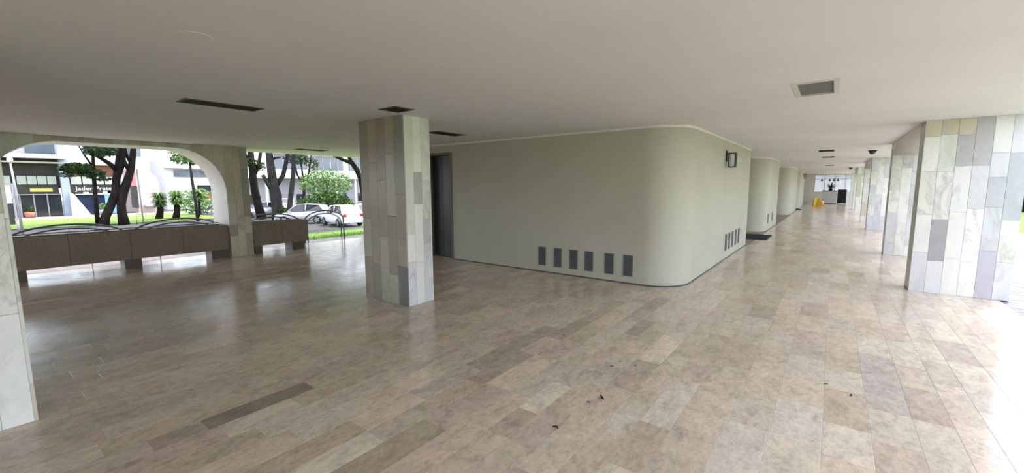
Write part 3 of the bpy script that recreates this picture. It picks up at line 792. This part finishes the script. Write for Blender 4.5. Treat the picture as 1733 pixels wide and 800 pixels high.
# ------------------------------------------------------------------ ground outside
def ground(name, x0, x1, y0, y1, matl, label, cat, dz=0, nx=14, ny=6, kind='structure'):
    m = MB()
    for i in range(nx+1):
        x = x0+(x1-x0)*i/nx
        for j in range(ny+1): m.v.append((x, y0+(y1-y0)*j/ny, ztop(x)+dz))
    for i in range(nx):
        for j in range(ny): k = i*(ny+1)+j; m.face([k, k+ny+1, k+ny+2, k+1])
    # make normals face up
    m.f = [f[::-1] if x1 < x0 else f for f in m.f]
    return tag(m.build(name, matl), label, cat, kind=kind)
ground('ground_base', -140, -12.3, -90, 140, M['asphalt'], 'grey asphalt parking road beyond the lawn', 'road', -.02, 40)
ground('near_lawn', -27.6, -12.95, 3.3, 60, M['grass'], 'bright green lawn between the hoop fence and the parked cars', 'lawn', .0)
ground('garden_path', -16.5, -12.3, -30, 3.3, M['path'], 'pinkish paved path seen below the long planter', 'path', .0)
ground('kerb_path', -12.95, -12.3, 3.3, 60, M['pave'], 'pale paved strip along the open side of the floor', 'path', -.005)
ground('far_lawn', -56.5, -44.8, -40, 15.2, M['grass2'], 'strip of lawn under the trees across the road', 'lawn', .03)
ground('shop_pavement', -62, -56.5, -40, 60, M['pave'], 'pale pavement in front of the shops', 'path', .03)
m = MB().box((-140, 48.2, -.3), (30, 140, -.05)); 
tag(MB().box((2.64, -40, -.3), (5.2, 90, -.02)).build('side_path', M['pave2']), 'bright concrete path outside the right-hand pillars', 'path', kind='structure')
tag(MB().box((5.2, -40, -.3), (60, 140, -.02)).build('side_lawn', M['grass']), 'lawn beyond the path on the right', 'lawn', kind='structure')
sp = thing('side_paving', 'dark grey setts edging the floor at the lower right of the large pillar', 'paving', (2.3, 8, 0), kind='structure')
part(sp, MB().box((2.0, -40, -.3), (2.64, 90, -.05)), 'bed', M['mortar'])
y = 6.0
while y < 13.5:
    part(sp, MB().bbox((2.004, y, -.05), (2.636, y+.114, -.012+R.uniform(-.003, .003)), .006), 'sett', M['sett']); y += .12
jm = MB(); y = 13.5
while y < 48: jm.box((2.004, y, -.05), (2.636, y+.23, -.012)); y += .24
y = -9
while y < 6: jm.box((2.004, y, -.05), (2.636, y+.23, -.012)); y += .24
part(sp, jm, 'distant_setts', M['sett'], kind='stuff')
tag(MB().box((-140, 48.2, -.3), (2.64, 140, -.04)).build('back_yard', M['pave']), 'bright yard outside the end window', 'yard', kind='structure')
tag(MB().box((-140, -90, -.3), (2.0, -9.0, -.04)).build('front_yard', M['pave']), 'paved yard behind the camera', 'yard', kind='structure')
# grass blades near the floor edge
gb = MB()
for i in range(9000):
    x = -12.97-abs(R.gauss(0, 2.2)); y = R.uniform(3.4, 12); z = ztop(x); a = R.uniform(0, 3.14); h = R.uniform(.03, .075); w_ = .006
    gb.v += [(x-w_*math.cos(a), y-w_*math.sin(a), z), (x+w_*math.cos(a), y+w_*math.sin(a), z), (x+R.uniform(-.02, .02), y+R.uniform(-.02, .02), z+h)]; k = len(gb.v); gb.face([k-3, k-2, k-1])
tag(gb.build('grass', M['leaf2']), 'short green grass blades on the near lawn', 'grass', kind='stuff')

# ------------------------------------------------------------------ trees
def leaves(mb, c, rad, n, size, rr=R):
    for _ in range(n):
        while True:
            d = Vector((rr.uniform(-1, 1), rr.uniform(-1, 1), rr.uniform(-1, 1)))
            if .15 < d.length < 1: break
        p = Vector(c)+Vector((d.x*rad[0], d.y*rad[1], d.z*rad[2]))
        a = Vector((rr.gauss(0, 1), rr.gauss(0, 1), rr.gauss(0, .6))).normalized(); b = a.cross(Vector((rr.gauss(0, 1), rr.gauss(0, 1), rr.gauss(0, 1)))).normalized()
        s = size*rr.uniform(.6, 1.2)
        mb.poly3([p-a*s, p-b*s*.45, p+a*s, p+b*s*.45])
def tree(name, label, base, trunks, crowns, bark='bark', leaf='leaf', group=None, cat='tree'):
    t = thing(name, label, cat, base, group=group)
    for i, (pts, rad) in enumerate(trunks):
        part(t, MB().tube(pts, rad, 10), 'trunk' if i == 0 else 'branch', M[bark])
    fm = MB()
    for c, rad, n, s in crowns: leaves(fm, c, rad, n, s)
    if fm.v: part(t, fm, 'foliage', M[leaf], kind='stuff')
    return t
G = -1.2
X = -44
tree('tree', 'dark tree with a leaning trunk left of the forked one, seen through the arch', (X, 6.75, G),
     [([(X, 6.75, G), (X, 6.9, -.6), (X, 7.25, .2), (X, 7.66, 1.3), (X, 7.78, 2.3), (X, 8.1, 3.5), (X, 8.4, 5.2)], [.34, .28, .27, .27, .24, .3, .28]),
      ([(X, 7.95, 2.9), (X+.3, 7.5, 3.4), (X+.5, 7.0, 3.8), (X+.6, 6.3, 4.3)], [.2, .16, .12, .07])],
     [((X+1, 6.9, 4.4), (1.1, 1.0, .5), 500, .16)], leaf='leafd', group='trees across the road')
tree('tree', 'thick forked tree trunk in the middle of the arch, with pale bark foot', (X+.2, 7.9, G),
     [([(X+.2, 7.9, G), (X+.2, 7.84, -.3), (X+.2, 7.86, .4), (X+.2, 8.05, 1.3), (X+.2, 8.42, 2.3), (X+.2, 8.7, 3.2), (X+.2, 9.0, 5.0)], [.36, .29, .27, .3, .26, .22, .17]),
      ([(X+.2, 8.6, 2.9), (X+.2, 8.35, 3.5), (X+.2, 8.2, 4.2)], [.17, .14, .12]), ([(X+.2, 8.75, 3.4), (X+.2, 8.5, 4.1), (X+.2, 8.4, 4.9)], [.14, .1, .08])],
     [((X, 8.5, 10.2), (4.0, 7, 4.0), 5200, .34)], leaf='leafd', group='trees across the road')  # high crown added above the view to screen the sky
tree('tree', 'slim young tree with flat dark foliage before the shop fronts', (X, 6.45, G),
     [([(X, 6.45, G), (X, 6.5, 1.0), (X, 6.55, 2.4), (X, 6.6, 3.4), (X, 6.7, 5.0)], [.14, .13, .12, .1, .07]), ([(X, 6.55, 3.2), (X, 6.2, 4.0), (X, 5.9, 4.8)], [.07, .05, .03]), ([(X, 6.5, 2.6), (X, 6.0, 2.9), (X, 5.3, 3.0)], [.06, .05, .03])],
     [((X, 5.75, 3.05), (.8, .95, .42), 700, .15), ((X, 6.5, 2.7), (.7, .8, .4), 380, .14), ((X, 5.2, 2.6), (.5, .5, .2), 120, .12), ((X, 7.0, 2.3), (.5, .55, .15), 110, .12)], leaf='leafd', group='trees across the road')
tree('tree', 'thin tree with a small light green crown at the right of the arch', (-42.9, 12.45, G),
     [([(-42.9, 12.45, G), (-42.9, 12.4, .5), (-42.9, 12.3, 2.2), (-42.9, 12.25, 3.9)], [.13, .11, .1, .07])],
     [((-43, 12.2, 4.0), (1.0, 1.35, .5), 700, .14), ((-43, 11.7, 4.5), (1, 1.0, .5), 250, .14)], 'bark2', 'leaf2', group='trees across the road')
for i, (y, h, lab) in enumerate(((11.3, 1.1, 'left squat palm with a dark trunk before the white wall'), (12.55, 1.3, 'right squat palm with a dark trunk before the white wall'), (14.3, 1.5, 'bushy green palm right of the two dark trunks'))):
    xx = -48.5; t = thing('palm', lab, 'palm', (xx, y, G), group='squat palms on the far lawn')
    part(t, MB().tube([(xx, y-.15, G), (xx, y, -.4), (xx, y, h-.7)], [.3 if i < 2 else .12, .24 if i < 2 else .1, .22 if i < 2 else .1], 10), 'trunk', M['bark'])
    fm = MB()
    for j in range(260):
        a = R.uniform(0, 6.28); l = R.uniform(.5, 1.0 if i < 2 else 1.3); up = R.uniform(-.9, 1.0); c = Vector((xx, y, h-.6)); d = Vector((math.cos(a), math.sin(a), 0)); wv = Vector((-math.sin(a), math.cos(a), 0))*.06
        m1 = c+d*l*.5+Vector((0, 0, up*.7)); e = c+d*l+Vector((0, 0, up*.6-.2))
        fm.poly3([c-wv*.4, c+wv*.4, m1+wv, m1-wv]); fm.poly3([m1-wv, m1+wv, e])
    part(t, fm, 'fronds', M['leaf2'] if i else M['leaf'], kind='stuff')
X = -38
tree('tree', 'gnarled dark tree just right of the arcade pillar', (-41, 16.3, G),
     [([(-41, 16.75, G), (-41, 16.5, 0), (-41, 16.3, 1.4), (-41, 16.25, 2.6), (-41, 16.2, 5)], [.42, .34, .32, .3, .25]), ([(-41, 16.3, 2.6), (-41, 16.8, 3.6), (-41, 17.1, 5)], [.2, .16, .12]), ([(-41, 16.2, 3.2), (-41, 15.9, 3.9), (-41, 15.7, 5)], [.16, .13, .1])],
     [((-41, 16.7, 3.5), (.6, .7, .5), 260, .14), ((-41, 16.0, 3.9), (.6, .5, .4), 160, .14)], 'bark', 'leafd', group='trees across the road')
tree('tree', 'thick grey forked tree behind the short planter', (-37.0, 16.2, G),
     [([(-37, 16.35, G), (-37, 16.35, -.2), (-37, 16.3, 1.0), (-37, 16.15, 2.0), (-37, 16.0, 4.6)], [.5, .44, .45, .36, .25]), ([(-37, 16.3, 1.0), (-37, 15.8, 1.9), (-37, 15.4, 2.6)], [.3, .2, .14]), ([(-37, 16.3, 1.6), (-37, 17.0, 2.6), (-37, 17.3, 3.6), (-37, 17.6, 4.6)], [.2, .18, .17, .15]),
      ([(-37, 16.0, 3.6), (-37, 16.4, 4.0), (-37, 16.9, 4.1)], [.14, .1, .07])],
     [((-36.8, 16.6, -.6), (.5, .55, .7), 420, .13)], 'bark2', 'leaf', group='trees across the road')
tree('tree', 'straight grey leaning trunk between the forked tree and the silver car', (-36, 16.9, G),
     [([(-36, 16.85, G), (-36, 16.9, 0), (-36, 17.15, 1.4), (-36, 17.4, 2.8), (-36, 17.55, 4.6)], [.26, .22, .2, .18, .16])],
     [((-36, 18.0, 9.4), (3.6, 5.5, 3.6), 4500, .34)], 'bark2', 'leafd', group='trees across the road')  # big crown over the trunk is added, out of view, to block sky light
tree('tree', 'slender many-stemmed tree behind the silver hatchback', (-50, 25.2, G),
     [([(-50, 25.2, G), (-50, 25.25, .6), (-50, 25.3, 1.9)], [.22, .18, .18]), ([(-50, 25.3, 1.8), (-50, 24.6, 3.0), (-50, 24.2, 5.4)], [.13, .1, .07]), ([(-50, 25.3, 1.8), (-50, 25.2, 3.4), (-50, 25.0, 5.6)], [.12, .1, .07]), ([(-50, 25.35, 1.8), (-50, 25.9, 3.0), (-50, 26.4, 5.4)], [.12, .1, .08])],
     [((-50, 24.7, 4.9), (1.2, 1.6, .7), 700, .16), ((-50, 26.4, 4.3), (.9, .7, .9), 330, .14)], 'bark', 'leafd', group='trees across the road')
tree('tree', 'near tree with a bare dark limb reaching left, cut by the middle pillar', (-25, 16.8, -1.1),
     [([(-25, 16.75, -1.15), (-25, 16.65, .6), (-25, 16.45, 2.1), (-25, 16.2, 2.75), (-25, 15.85, 3.2)], [.16, .15, .15, .17, .15]), ([(-25, 15.9, 3.15), (-25, 15.2, 3.35), (-25, 14.6, 3.6), (-25, 14.0, 3.8)], [.13, .1, .08, .05]), ([(-25, 15.9, 3.1), (-25, 15.65, 3.6), (-25, 15.5, 4.2)], [.12, .1, .08])],
     [((-25, 16.4, 3.2), (.5, .5, .4), 60, .07), ((-23.5, 15.0, 7.0), (3.6, 4.6, 2.9), 5200, .24)], 'bark', 'leaf2', group='trees across the road')  # large upper crown added to dim the sky and its floor reflection
tree('tree', 'added broad lawn tree screening the sky, trunk hidden behind the arcade pillar', (-24, 8.85, -1.0), [([(-24, 8.85, -1.05), (-24, 8.85, 2.0), (-23.8, 8.8, 5.5)], [.24, .2, .16]), ([(-24, 8.85, 3.4), (-23.2, 7.2, 5.2)], [.12, .06]), ([(-24, 8.85, 3.6), (-23.4, 10.4, 5.4)], [.12, .06])],
     [((-23.2, 8.2, 7.4), (4.0, 5.0, 3.2), 6500, .24)], 'bark', 'leaf', group='added sky-screening trees on the near lawn')  # hidden tree, added so its crown blocks sky light on the floor
tree('tree', 'added broad lawn tree screening the sky, outside the frame on the left', (-22, -1.6, -.9), [([(-22, -1.6, -.9), (-22, -1.5, 2.0), (-22, -1.4, 5.5)], [.24, .2, .16]), ([(-22, -1.5, 3.4), (-21.6, -.2, 5.2)], [.12, .06])],
     [((-21.5, -.6, 7.0), (4.0, 5.0, 3.0), 6000, .24)], 'bark', 'leaf', group='added sky-screening trees on the near lawn')  # tree added out of view to cut sky light from the left
for i, (c, rad, n, lf, lab, s) in enumerate((((-40, 22.3, -.2), (1.0, 3.1, 1.35), 3200, 'leaf', 'broad green hedge bush behind the parked cars', .16), ((-43, 24.2, 2.0), (1.6, 3.0, 1.5), 2200, 'leaf2', 'pale green airy tree rising above the hedge', .16), ((-53, 15.6, .1), (1.0, 2.3, 1.3), 1100, 'leaf2', 'loose pale green bush between the palms and the thin tree', .17), ((-55, 18.6, -.3), (.6, .9, .9), 300, 'leaf', 'small shrub by the pole across the road', .14), ((-47, 17.0, -.7), (.6, .8, .5), 260, 'leafd', 'low dark shrub under the red sign', .14))):
    t = thing('shrub', lab, 'shrub', (c[0], c[1], G)); fm = MB(); leaves(fm, c, rad, n, s)
    # dense inner mass so that the far side does not show through
    part(t, MB().tube([(c[0], c[1], G), (c[0], c[1], c[2]+rad[2]*.4)], [.16, .06], 8), 'stem', M['bark']); part(t, fm, 'foliage', M[lf], kind='stuff')
rt = random.Random(11)
for i, (x, y, lab) in enumerate(((9, 38, 'tree with dark trunk at the right frame edge beyond the path'), (16, 62, 'far tree on the right-hand lawn'), (22, 30, 'round tree right of the path, outside the frame'))):
    tree('tree', lab, (x, y, -.02), [([(x, y, -.02), (x, y, 2.5), (x+.2, y, 4)], [.25, .2, .15])], [((x, y, 4.6), (2.4, 2.4, 1.6), 1500, .2)], group='trees on the right-hand lawn')

# ------------------------------------------------------------------ lamp post, notice board, poles
t = thing('lamp_post', 'pale lamp post with a white head at the far left of the arch', 'street lamp', (-40, 2.35, G))
part(t, MB().tube([(-40, 2.45, G), (-40, 2.42, 1.5), (-40, 2.36, 3.2)], [.07, .06, .045], 8), 'pole', M['bgrey']); part(t, MB().lathe((-40, 2.36, 3.2), [(.04, 0), (.13, .1), (.13, .25), (.04, .34)], 12), 'lamp_head', M['white'])
t = thing('notice_board', 'white notice board on posts beside the lamp post', 'notice board', (-40.6, 1.7, G))
part(t, MB().box((-40.62, .9, .72), (-40.56, 2.26, 1.85)), 'board', M['white'])
part(t, MB().box((-40.64, .84, 1.85), (-40.54, 2.4, 1.95)).box((-40.64, 2.28, -.3), (-40.54, 2.38, 1.85)), 'frame', M['bgrey'])
for y in (.9, 2.33): part(t, MB().tube([(-40.6, y, G), (-40.6, y, -.2)], .05, 6), 'post', M['bgrey'])
part(t, MB().box((-40.62, .9, -.6), (-40.57, 2.26, .62)), 'lower_panel', M['bdark'])
t = thing('metal_pole', 'thin grey pole right of the forked tree', 'pole', (-44, 9.05, G)); part(t, MB().tube([(-44, 9.1, G), (-44, 9.05, 3.1)], .05, 8), 'pole', M['bgrey'])
t = thing('bike_rail', 'short green metal rail at the foot of the grey pole', 'rail', (-43, 8.7, G))
for dy in (0, .35): part(t, MB().tube([(-43, 8.5+dy, G), (-43, 8.5+dy, -.4)], .03, 6), 'post', M['leaf2'])
part(t, MB().tube([(-43, 8.5, -.42), (-43, 8.85, -.42)], .03, 6), 'top_bar', M['leaf2'])

# ------------------------------------------------------------------ buildings across the road
SX = -62
sb = thing('shop_building', 'white and dark building with two shop fronts behind the arch', 'building', (SX, 5, G))
def B(a, b, n, m, x0=SX, dep=.2, **k): return part(sb, MB().box((x0-dep, a[0], a[1]), (x0, b[0], b[1])), n, M[m], **k)
B((-14, 4.48), (7.2, 4.86), 'floor_slab', 'bwhite', SX+1.6, 2.0); B((-14, 4.04), (7.2, 4.16), 'beam', 'bcream', SX+1.0, 1.0)
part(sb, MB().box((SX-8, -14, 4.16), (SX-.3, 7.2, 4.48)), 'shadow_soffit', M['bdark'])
part(sb, MB().box((SX-8, -14, 4.86), (SX-1.0, 7.0, 8.2)), 'upper_wall', M['bgrey'])
for i, y in enumerate((-6, -2.2, 1.5, 4.75)):
    wv = B((y, 5.0), (y+2.0, 7.6), 'window', 'winglass', SX-.95, .06); 
B((-14, 2.86), (7.0, 4.04), 'fascia', 'bdark', SX-.3, .3)
B((-14, 1.62), (11.4, 2.86), 'transom_backing', 'bdark', SX-.35, .3)
for i in range(4): B((3.9+i*.66, 2.0), (4.5+i*.66, 2.8), 'transom_panel', 'panelw', SX-.02, .1)
for i in range(5): B((-.2+i*.75, 2.0), (.5+i*.75, 2.8), 'transom_panel', 'panelw', SX-.02, .1)
for i in range(4): B((7.5+i*.85, 2.0), (8.25+i*.85, 2.8), 'transom_panel', 'panelw', SX-.02, .1)
B((-14, 1.1), (6.6, 1.95), 'sign_band', 'bdark', SX-.1, .2); B((4.65, 1.28), (6.15, 1.62), 'signboard', 'yelsign', SX, .08, label='mustard yellow signboard')
B((-14, -1.2), (6.7, 1.1), 'shop_window', 'shopdark', SX-.3, .2)
for y in (-1.5, .5, 2.2, 3.9, 4.8, 5.7): B((y, -1.2), (y+.09, 1.1), 'mullion', 'bgrey', SX-.24, .06)
B((-14, .98), (6.7, 1.06), 'canopy_rail', 'bgrey', SX+.05, .1)
B((6.75, -1.2), (7.35, 5.9), 'column', 'bblue', SX+.4, .6)
k = MB(); k.v = [(SX+.9, 7.2, -1.2), (SX+.9, 8.6, -1.2), (SX+.9, 7.5, 1.0), (SX+.9, 7.2, 1.2), (SX+.5, 7.2, -1.2), (SX+.5, 8.6, -1.2), (SX+.5, 7.5, 1.0), (SX+.5, 7.2, 1.2)]
for q in ((0, 1, 2, 3), (7, 6, 5, 4), (0, 4, 5, 1), (1, 5, 6, 2), (2, 6, 7, 3), (3, 7, 4, 0)): k.face(list(q))
part(sb, k, 'buttress', M['bwhite'])
B((7.35, -1.2), (11.0, 1.1), 'shop_window', 'shopblue', SX-.3, .2); B((7.35, 1.02), (11.0, 1.95), 'sign_band', 'bdark', SX-.1, .2)
B((7.7, .94), (11.0, 1.02), 'canopy_rail', 'white', SX-.0, .1); B((9.9, -.5), (10.4, 1.3), 'window_poster', 'poster', SX-.1, .06); B((10.4, -1.1), (11.0, 1.2), 'window_poster', 'poster', SX-.08, .06)
B((8.3, 1.02), (8.7, 1.2), 'small_sign', 'white', SX-.05, .06); B((9.8, 1.05), (10.15, 1.25), 'small_sign', 'white', SX-.05, .06)
B((7.35, 2.86), (11.2, 4.0), 'brown_wall', 'bbrown', SX-.2, .3); B((7.35, 4.0), (11.6, 4.2), 'parapet', 'bcream', SX+.2, .8); B((11.0, -1.2), (11.5, 4.0), 'column', 'bcream', SX+.1, .4)
fc = bpy.data.curves.new('shop_lettering', 'FONT'); fc.body = 'Jader Prates'; fc.size = .62; fc.extrude = .02; fc.materials.append(M['white'])
ft = bpy.data.objects.new('lettering_source', fc); fm_ = bpy.data.meshes.new_from_object(ft); bpy.data.objects.remove(ft); fm_.materials.clear(); fm_.materials.append(M['white'])
fo = bpy.data.objects.new('shop_lettering', fm_); COL.objects.link(fo); fo.parent = sb
fo.matrix_parent_inverse = Matrix.Translation(-Vector(sb.location)); fo.rotation_euler = (D(90), 0, D(90)); fo.location = (SX+.03, 7.75, 1.38)
# customers and pots in front of the shop
for (y, h, lab, m_) in ((4.3, 1.0, 'terracotta coloured pot before the left shop', 'pot'), (9.35, 1.1, 'green and grey planter tub before the navy shop window', 'leaf2')):
    t = thing('street_planter', lab, 'planter', (SX+1.6, y, G)); part(t, MB().lathe((SX+1.6, y, G), [(.25, 0), (.32, .3), (.36, .6)], 12), 'tub', M['pot' if m_ == 'pot' else 'bgrey'])
    fm = MB(); leaves(fm, (SX+1.6, y, G+.6+h*.25), (.35, .35, h*.35), 120, .12); part(t, fm, 'foliage', M['leafd' if m_ == 'pot' else 'leaf2'], kind='stuff')
# pink building with rounded shoulder
pb = thing('pink_building', 'pale pink building with a rounded shoulder and red edge band', 'building', (SX, 13.4, G))
m = MB(); P = [(12.55, G)]+[(14.6, G), (14.6, 1.6)]+[(14.6-1.6+1.6*math.cos(a), 1.9+1.7*math.sin(a)) for a in [D(v) for v in (10, 25, 40, 55, 70, 85)]]+[(12.55, 3.75)]
k = len(m.v); n = len(P); m.v += [(SX, y, z) for y, z in P]+[(SX-6, y, z) for y, z in P]
for i in range(n): m.face([i, (i+1) % n, n+(i+1) % n, n+i])
m.face(list(range(n))); m.face(list(range(2*n-1, n-1, -1))); part(pb, m, 'facade', M['bpink'])
part(pb, MB().box((SX-1, 12.15, 1.8), (SX+.1, 12.55, 3.6)), 'red_band', M['bredp']); part(pb, MB().box((SX-1, 12.2, -.6), (SX+.05, 12.6, 1.8)), 'dark_slit', M['bdark'])
part(pb, MB().box((SX, 13.0, -.45), (SX+1.2, 14.2, -.3)), 'awning', M['bblue'])
wb = thing('white_block', 'tall plain white building behind the forked tree', 'building', (-75, 12, G))
part(wb, MB().box((-80, 9.0, G), (-75, 18.6, 12)), 'wall', M['bwhite'])
for z in (5.8, 9): part(wb, MB().box((-75, 10.5, z), (-74.95, 16, z+1.1)), 'window', M['winglass'])
mbd = thing('low_white_building', 'white building with grey window bands behind the palms', 'building', (-68, 20, G))
def Bm(y0, z0, y1, z1, n, m, x=-68, d=.1, root=mbd): return part(root, MB().box((x-d, y0, z0), (x, y1, z1)), n, M[m])
Bm(16.6, G, 24.5, 5.2, 'wall', 'bwhite', -68, 6); Bm(17.6, 3.0, 21.4, 3.9, 'window', 'winglass', -67.9); Bm(21.8, 2.2, 23.6, 4.0, 'window', 'shopdark', -67.9)
Bm(20.0, 1.1, 24.0, 1.9, 'window', 'shopdark', -67.9); Bm(20.8, .15, 22.6, .95, 'red_sign', 'bred', -67.85); Bm(19.8, 0, 20.5, .8, 'window', 'winglass', -67.9)
Bm(16.6, 4.1, 24.5, 4.5, 'ledge', 'bwhite', -67.4, .6)
ab = thing('apartment_building', 'long white apartment block with grey ground floor behind the parked cars', 'building', (-66, 36, G))
def Ba(y0, z0, y1, z1, n, m, x=-66, d=.1): return part(ab, MB().box((x-d, y0, z0), (x, y1, z1)), n, M[m])
Ba(24.6, 3.0, 60, 12, 'upper_wall', 'bwhite', -66, 8); Ba(24.6, G, 60, 3.0, 'ground_wall', 'bgrey', -67, 6); Ba(24.6, 2.9, 60, 3.3, 'floor_slab', 'bwhite', -65.2, 2)
for i in range(5):
    y = 28.8+i*6.2; w_ = Ba(y, 4.3, y+5.2, 6.4, 'window', 'winglass', -65.95); 
    for j in range(4): part(ab, MB().box((-65.97, y+.3+j*1.3, 4.35), (-65.9, y+.36+j*1.3, 6.35)), 'window_bar', M['bwhite'])
    Ba(y-.2, 6.5, y+5.4, 6.8, 'balcony_edge', 'bwhite', -65.4, .6)
for i in range(8):
    y = 25.4+i*3.6; Ba(y, -.9, y+1.4, .5, 'window', 'shopdark', -66.95)
    Ba(y+2.2, G, y+2.5, 3.0, 'column', 'bwhite', -65.6, .3)
yb = thing('yard_building', 'pale building outside the end window of the corridor', 'building', (0, 66, 0))
part(yb, MB().box((-12, 66, 0), (12, 72, 7)), 'wall', M['bgrey'])
part(yb, MB().box((-12, 65.6, 2.9), (12, 66, 3.3)), 'ledge', M['bwhite'])
for x in (-4, -1.2, 1.6): part(yb, MB().box((x, 65.9, 2.6), (x+1.6, 65.99, 4.0)), 'window', M['bgrey'])
hd = thing('side_hedge', 'long green hedge far beyond the right-hand lawn', 'hedge', (30, 40, 0)); fm = MB()
for i in range(22): leaves(fm, (26+rt.uniform(-1, 1), 0+i*4.2, 1.2), (1.6, 2.6, 1.6), 260, .3, rt)
part(hd, fm, 'foliage', M['leaf'], kind='stuff'); part(hd, MB().box((25.8, -2, -.02), (26.2, 92, 1.6)), 'stems', M['leafd'])

# ------------------------------------------------------------------ parked cars
def car(label, pos, rz, paint, kind='hatch'):
    t = thing('car', label, 'car', pos, group='cars parked beyond the lawn'); t.rotation_euler = (0, 0, rz)
    def cp(mb, n, m, **k):
        o = mb.build(n, M[m]); o.parent = t
        for a, b in k.items(): o[a] = b
        return o
    # local: +X forward, length 4.0, width 1.7
    st = [(-1.98, .42, .72, .62), (-1.92, .30, .92, .76), (-1.6, .24, .98, .82), (-.9, .22, .96, .85), (0, .22, .93, .85), (.75, .22, .92, .84), (1.3, .24, .84, .82), (1.75, .28, .74, .76), (1.98, .38, .60, .62)]
    m = MB(); n = 8
    for x, zb, zt, hw in st:
        m.v += [(x, -hw*.9, zb), (x, -hw, zb+.12), (x, -hw, zt-.12), (x, -hw*.9, zt), (x, hw*.9, zt), (x, hw, zt-.12), (x, hw, zb+.12), (x, hw*.9, zb)]
    for i in range(len(st)-1):
        for j in range(n): m.face([i*n+j, (i+1)*n+j, (i+1)*n+(j+1) % n, i*n+(j+1) % n], None, j != 7)
    m.face(list(range(n))[::-1]); m.face([(len(st)-1)*n+j for j in range(n)]); cp(m, 'body', paint)
    # greenhouse
    gl = [(-1.82, .93, .74), (-1.35, 1.44, .60), (-.2, 1.50, .62), (.35, 1.46, .60), (1.05, .90, .74)] if kind == 'hatch' else [(-1.5, .93, .74), (-.95, 1.40, .58), (-.2, 1.46, .6), (.35, 1.42, .58), (1.05, .9, .74)]
    g = MB()
    zb = .88
    for x, z, hw in gl: g.v += [(x, -.76, zb), (x, -hw, z), (x, hw, z), (x, .76, zb)]
    for i in range(len(gl)-1):
        for j in range(3): g.face([i*4+j, (i+1)*4+j, (i+1)*4+j+1, i*4+j+1])
    cp(g, 'windows', 'carglass')
    r = MB()
    for x, z, hw in gl[1:4]: r.v += [(x, -hw-.01, z-.05), (x, -hw+.04, z+.02), (x, hw-.04, z+.02), (x, hw+.01, z-.05)]
    for i in range(2):
        for j in range(3): r.face([i*4+j, (i+1)*4+j, (i+1)*4+j+1, i*4+j+1], None, True)
    cp(r, 'roof', paint)
    for s in (-1, 1):
        for (a, b) in ((gl[0], gl[1]), (gl[3], gl[4])): cp(MB().tube([(a[0], s*a[2]*1.01, a[1]), (b[0], s*b[2]*1.01, b[1])], .045, 6), 'window_pillar', paint)
        cp(MB().tube([(-.35, s*.77, .9), (-.35, s*.62, 1.46)], .04, 6), 'window_pillar', paint)
        cp(MB().box((.7, s*.86-.07, .88), (.86, s*.86+.07, 1.0)), 'mirror', paint)
        for x in (-1.22, 1.25):
            w_ = MB(); prof = []; k = 0; seg = 18; R_ = .31
            for yy, rr_ in ((s*.66, R_-.03), (s*.68, R_), (s*.85, R_), (s*.87, R_-.03)):
                for j in range(seg): a = 2*math.pi*j/seg; w_.v.append((x+rr_*math.cos(a), yy, .31+rr_*math.sin(a)))
            for i in range(3):
                for j in range(seg): w_.face([i*seg+j, i*seg+(j+1) % seg, (i+1)*seg+(j+1) % seg, (i+1)*seg+j], None, True)
            w_.face(list(range(seg))); w_.face([3*seg+j for j in range(seg)])
            wh = cp(w_, 'wheel', 'tyre')
            hb = MB()
            for j in range(5):
                a = 2*math.pi*j/5; c_, s_ = math.cos(a), math.sin(a); q = .045
                hb.poly3([(x+.03*c_-q*s_, s*.878, .31+.03*s_+q*c_), (x+.2*c_-q*s_, s*.878, .31+.2*s_+q*c_), (x+.2*c_+q*s_, s*.878, .31+.2*s_-q*c_), (x+.03*c_+q*s_, s*.878, .31+.03*s_-q*c_)])
            o = hb.build('hub_cap', M['hub']); o.parent = wh
        cp(MB().box((-1.99, s*.62-.12, .74), (-1.90, s*.62+.12, .93)), 'tail_light', 'red')
        cp(MB().box((1.80, s*.58-.14, .55), (1.95, s*.58+.14, .68)), 'headlight', 'lens')
    cp(MB().bbox((-2.06, -.70, .32), (-1.93, .70, .56), .03), 'rear_bumper', paint); cp(MB().bbox((1.9, -.68, .26), (2.04, .68, .5), .03), 'front_bumper', paint)
    cp(MB().box((-2.075, -.25, .42), (-2.06, .25, .53)), 'number_plate', 'white')
    return t
car('silver hatchback parked side-on beyond the lawn, rear lamp towards the white car', (-33.3, 16.75, G), D(222), 'carsilver')
car('white estate car parked rear-on next to the middle pillar', (-28.9, 17.3, G), D(172), 'carwhite')
car('pale silver car half hidden by the grey tree trunks', (-42.5, 17.9, G), D(222), 'carsilver', 'sedan')
car('white car parked far back beyond the silver car', (-52, 23.6, G), D(180), 'carwhite', 'sedan')

# ------------------------------------------------------------------ flat shading fix for the rounded wall corners
for b in (b1, b2, b3, b4):
    for ch in b.children:
        smooth_wall(ch)
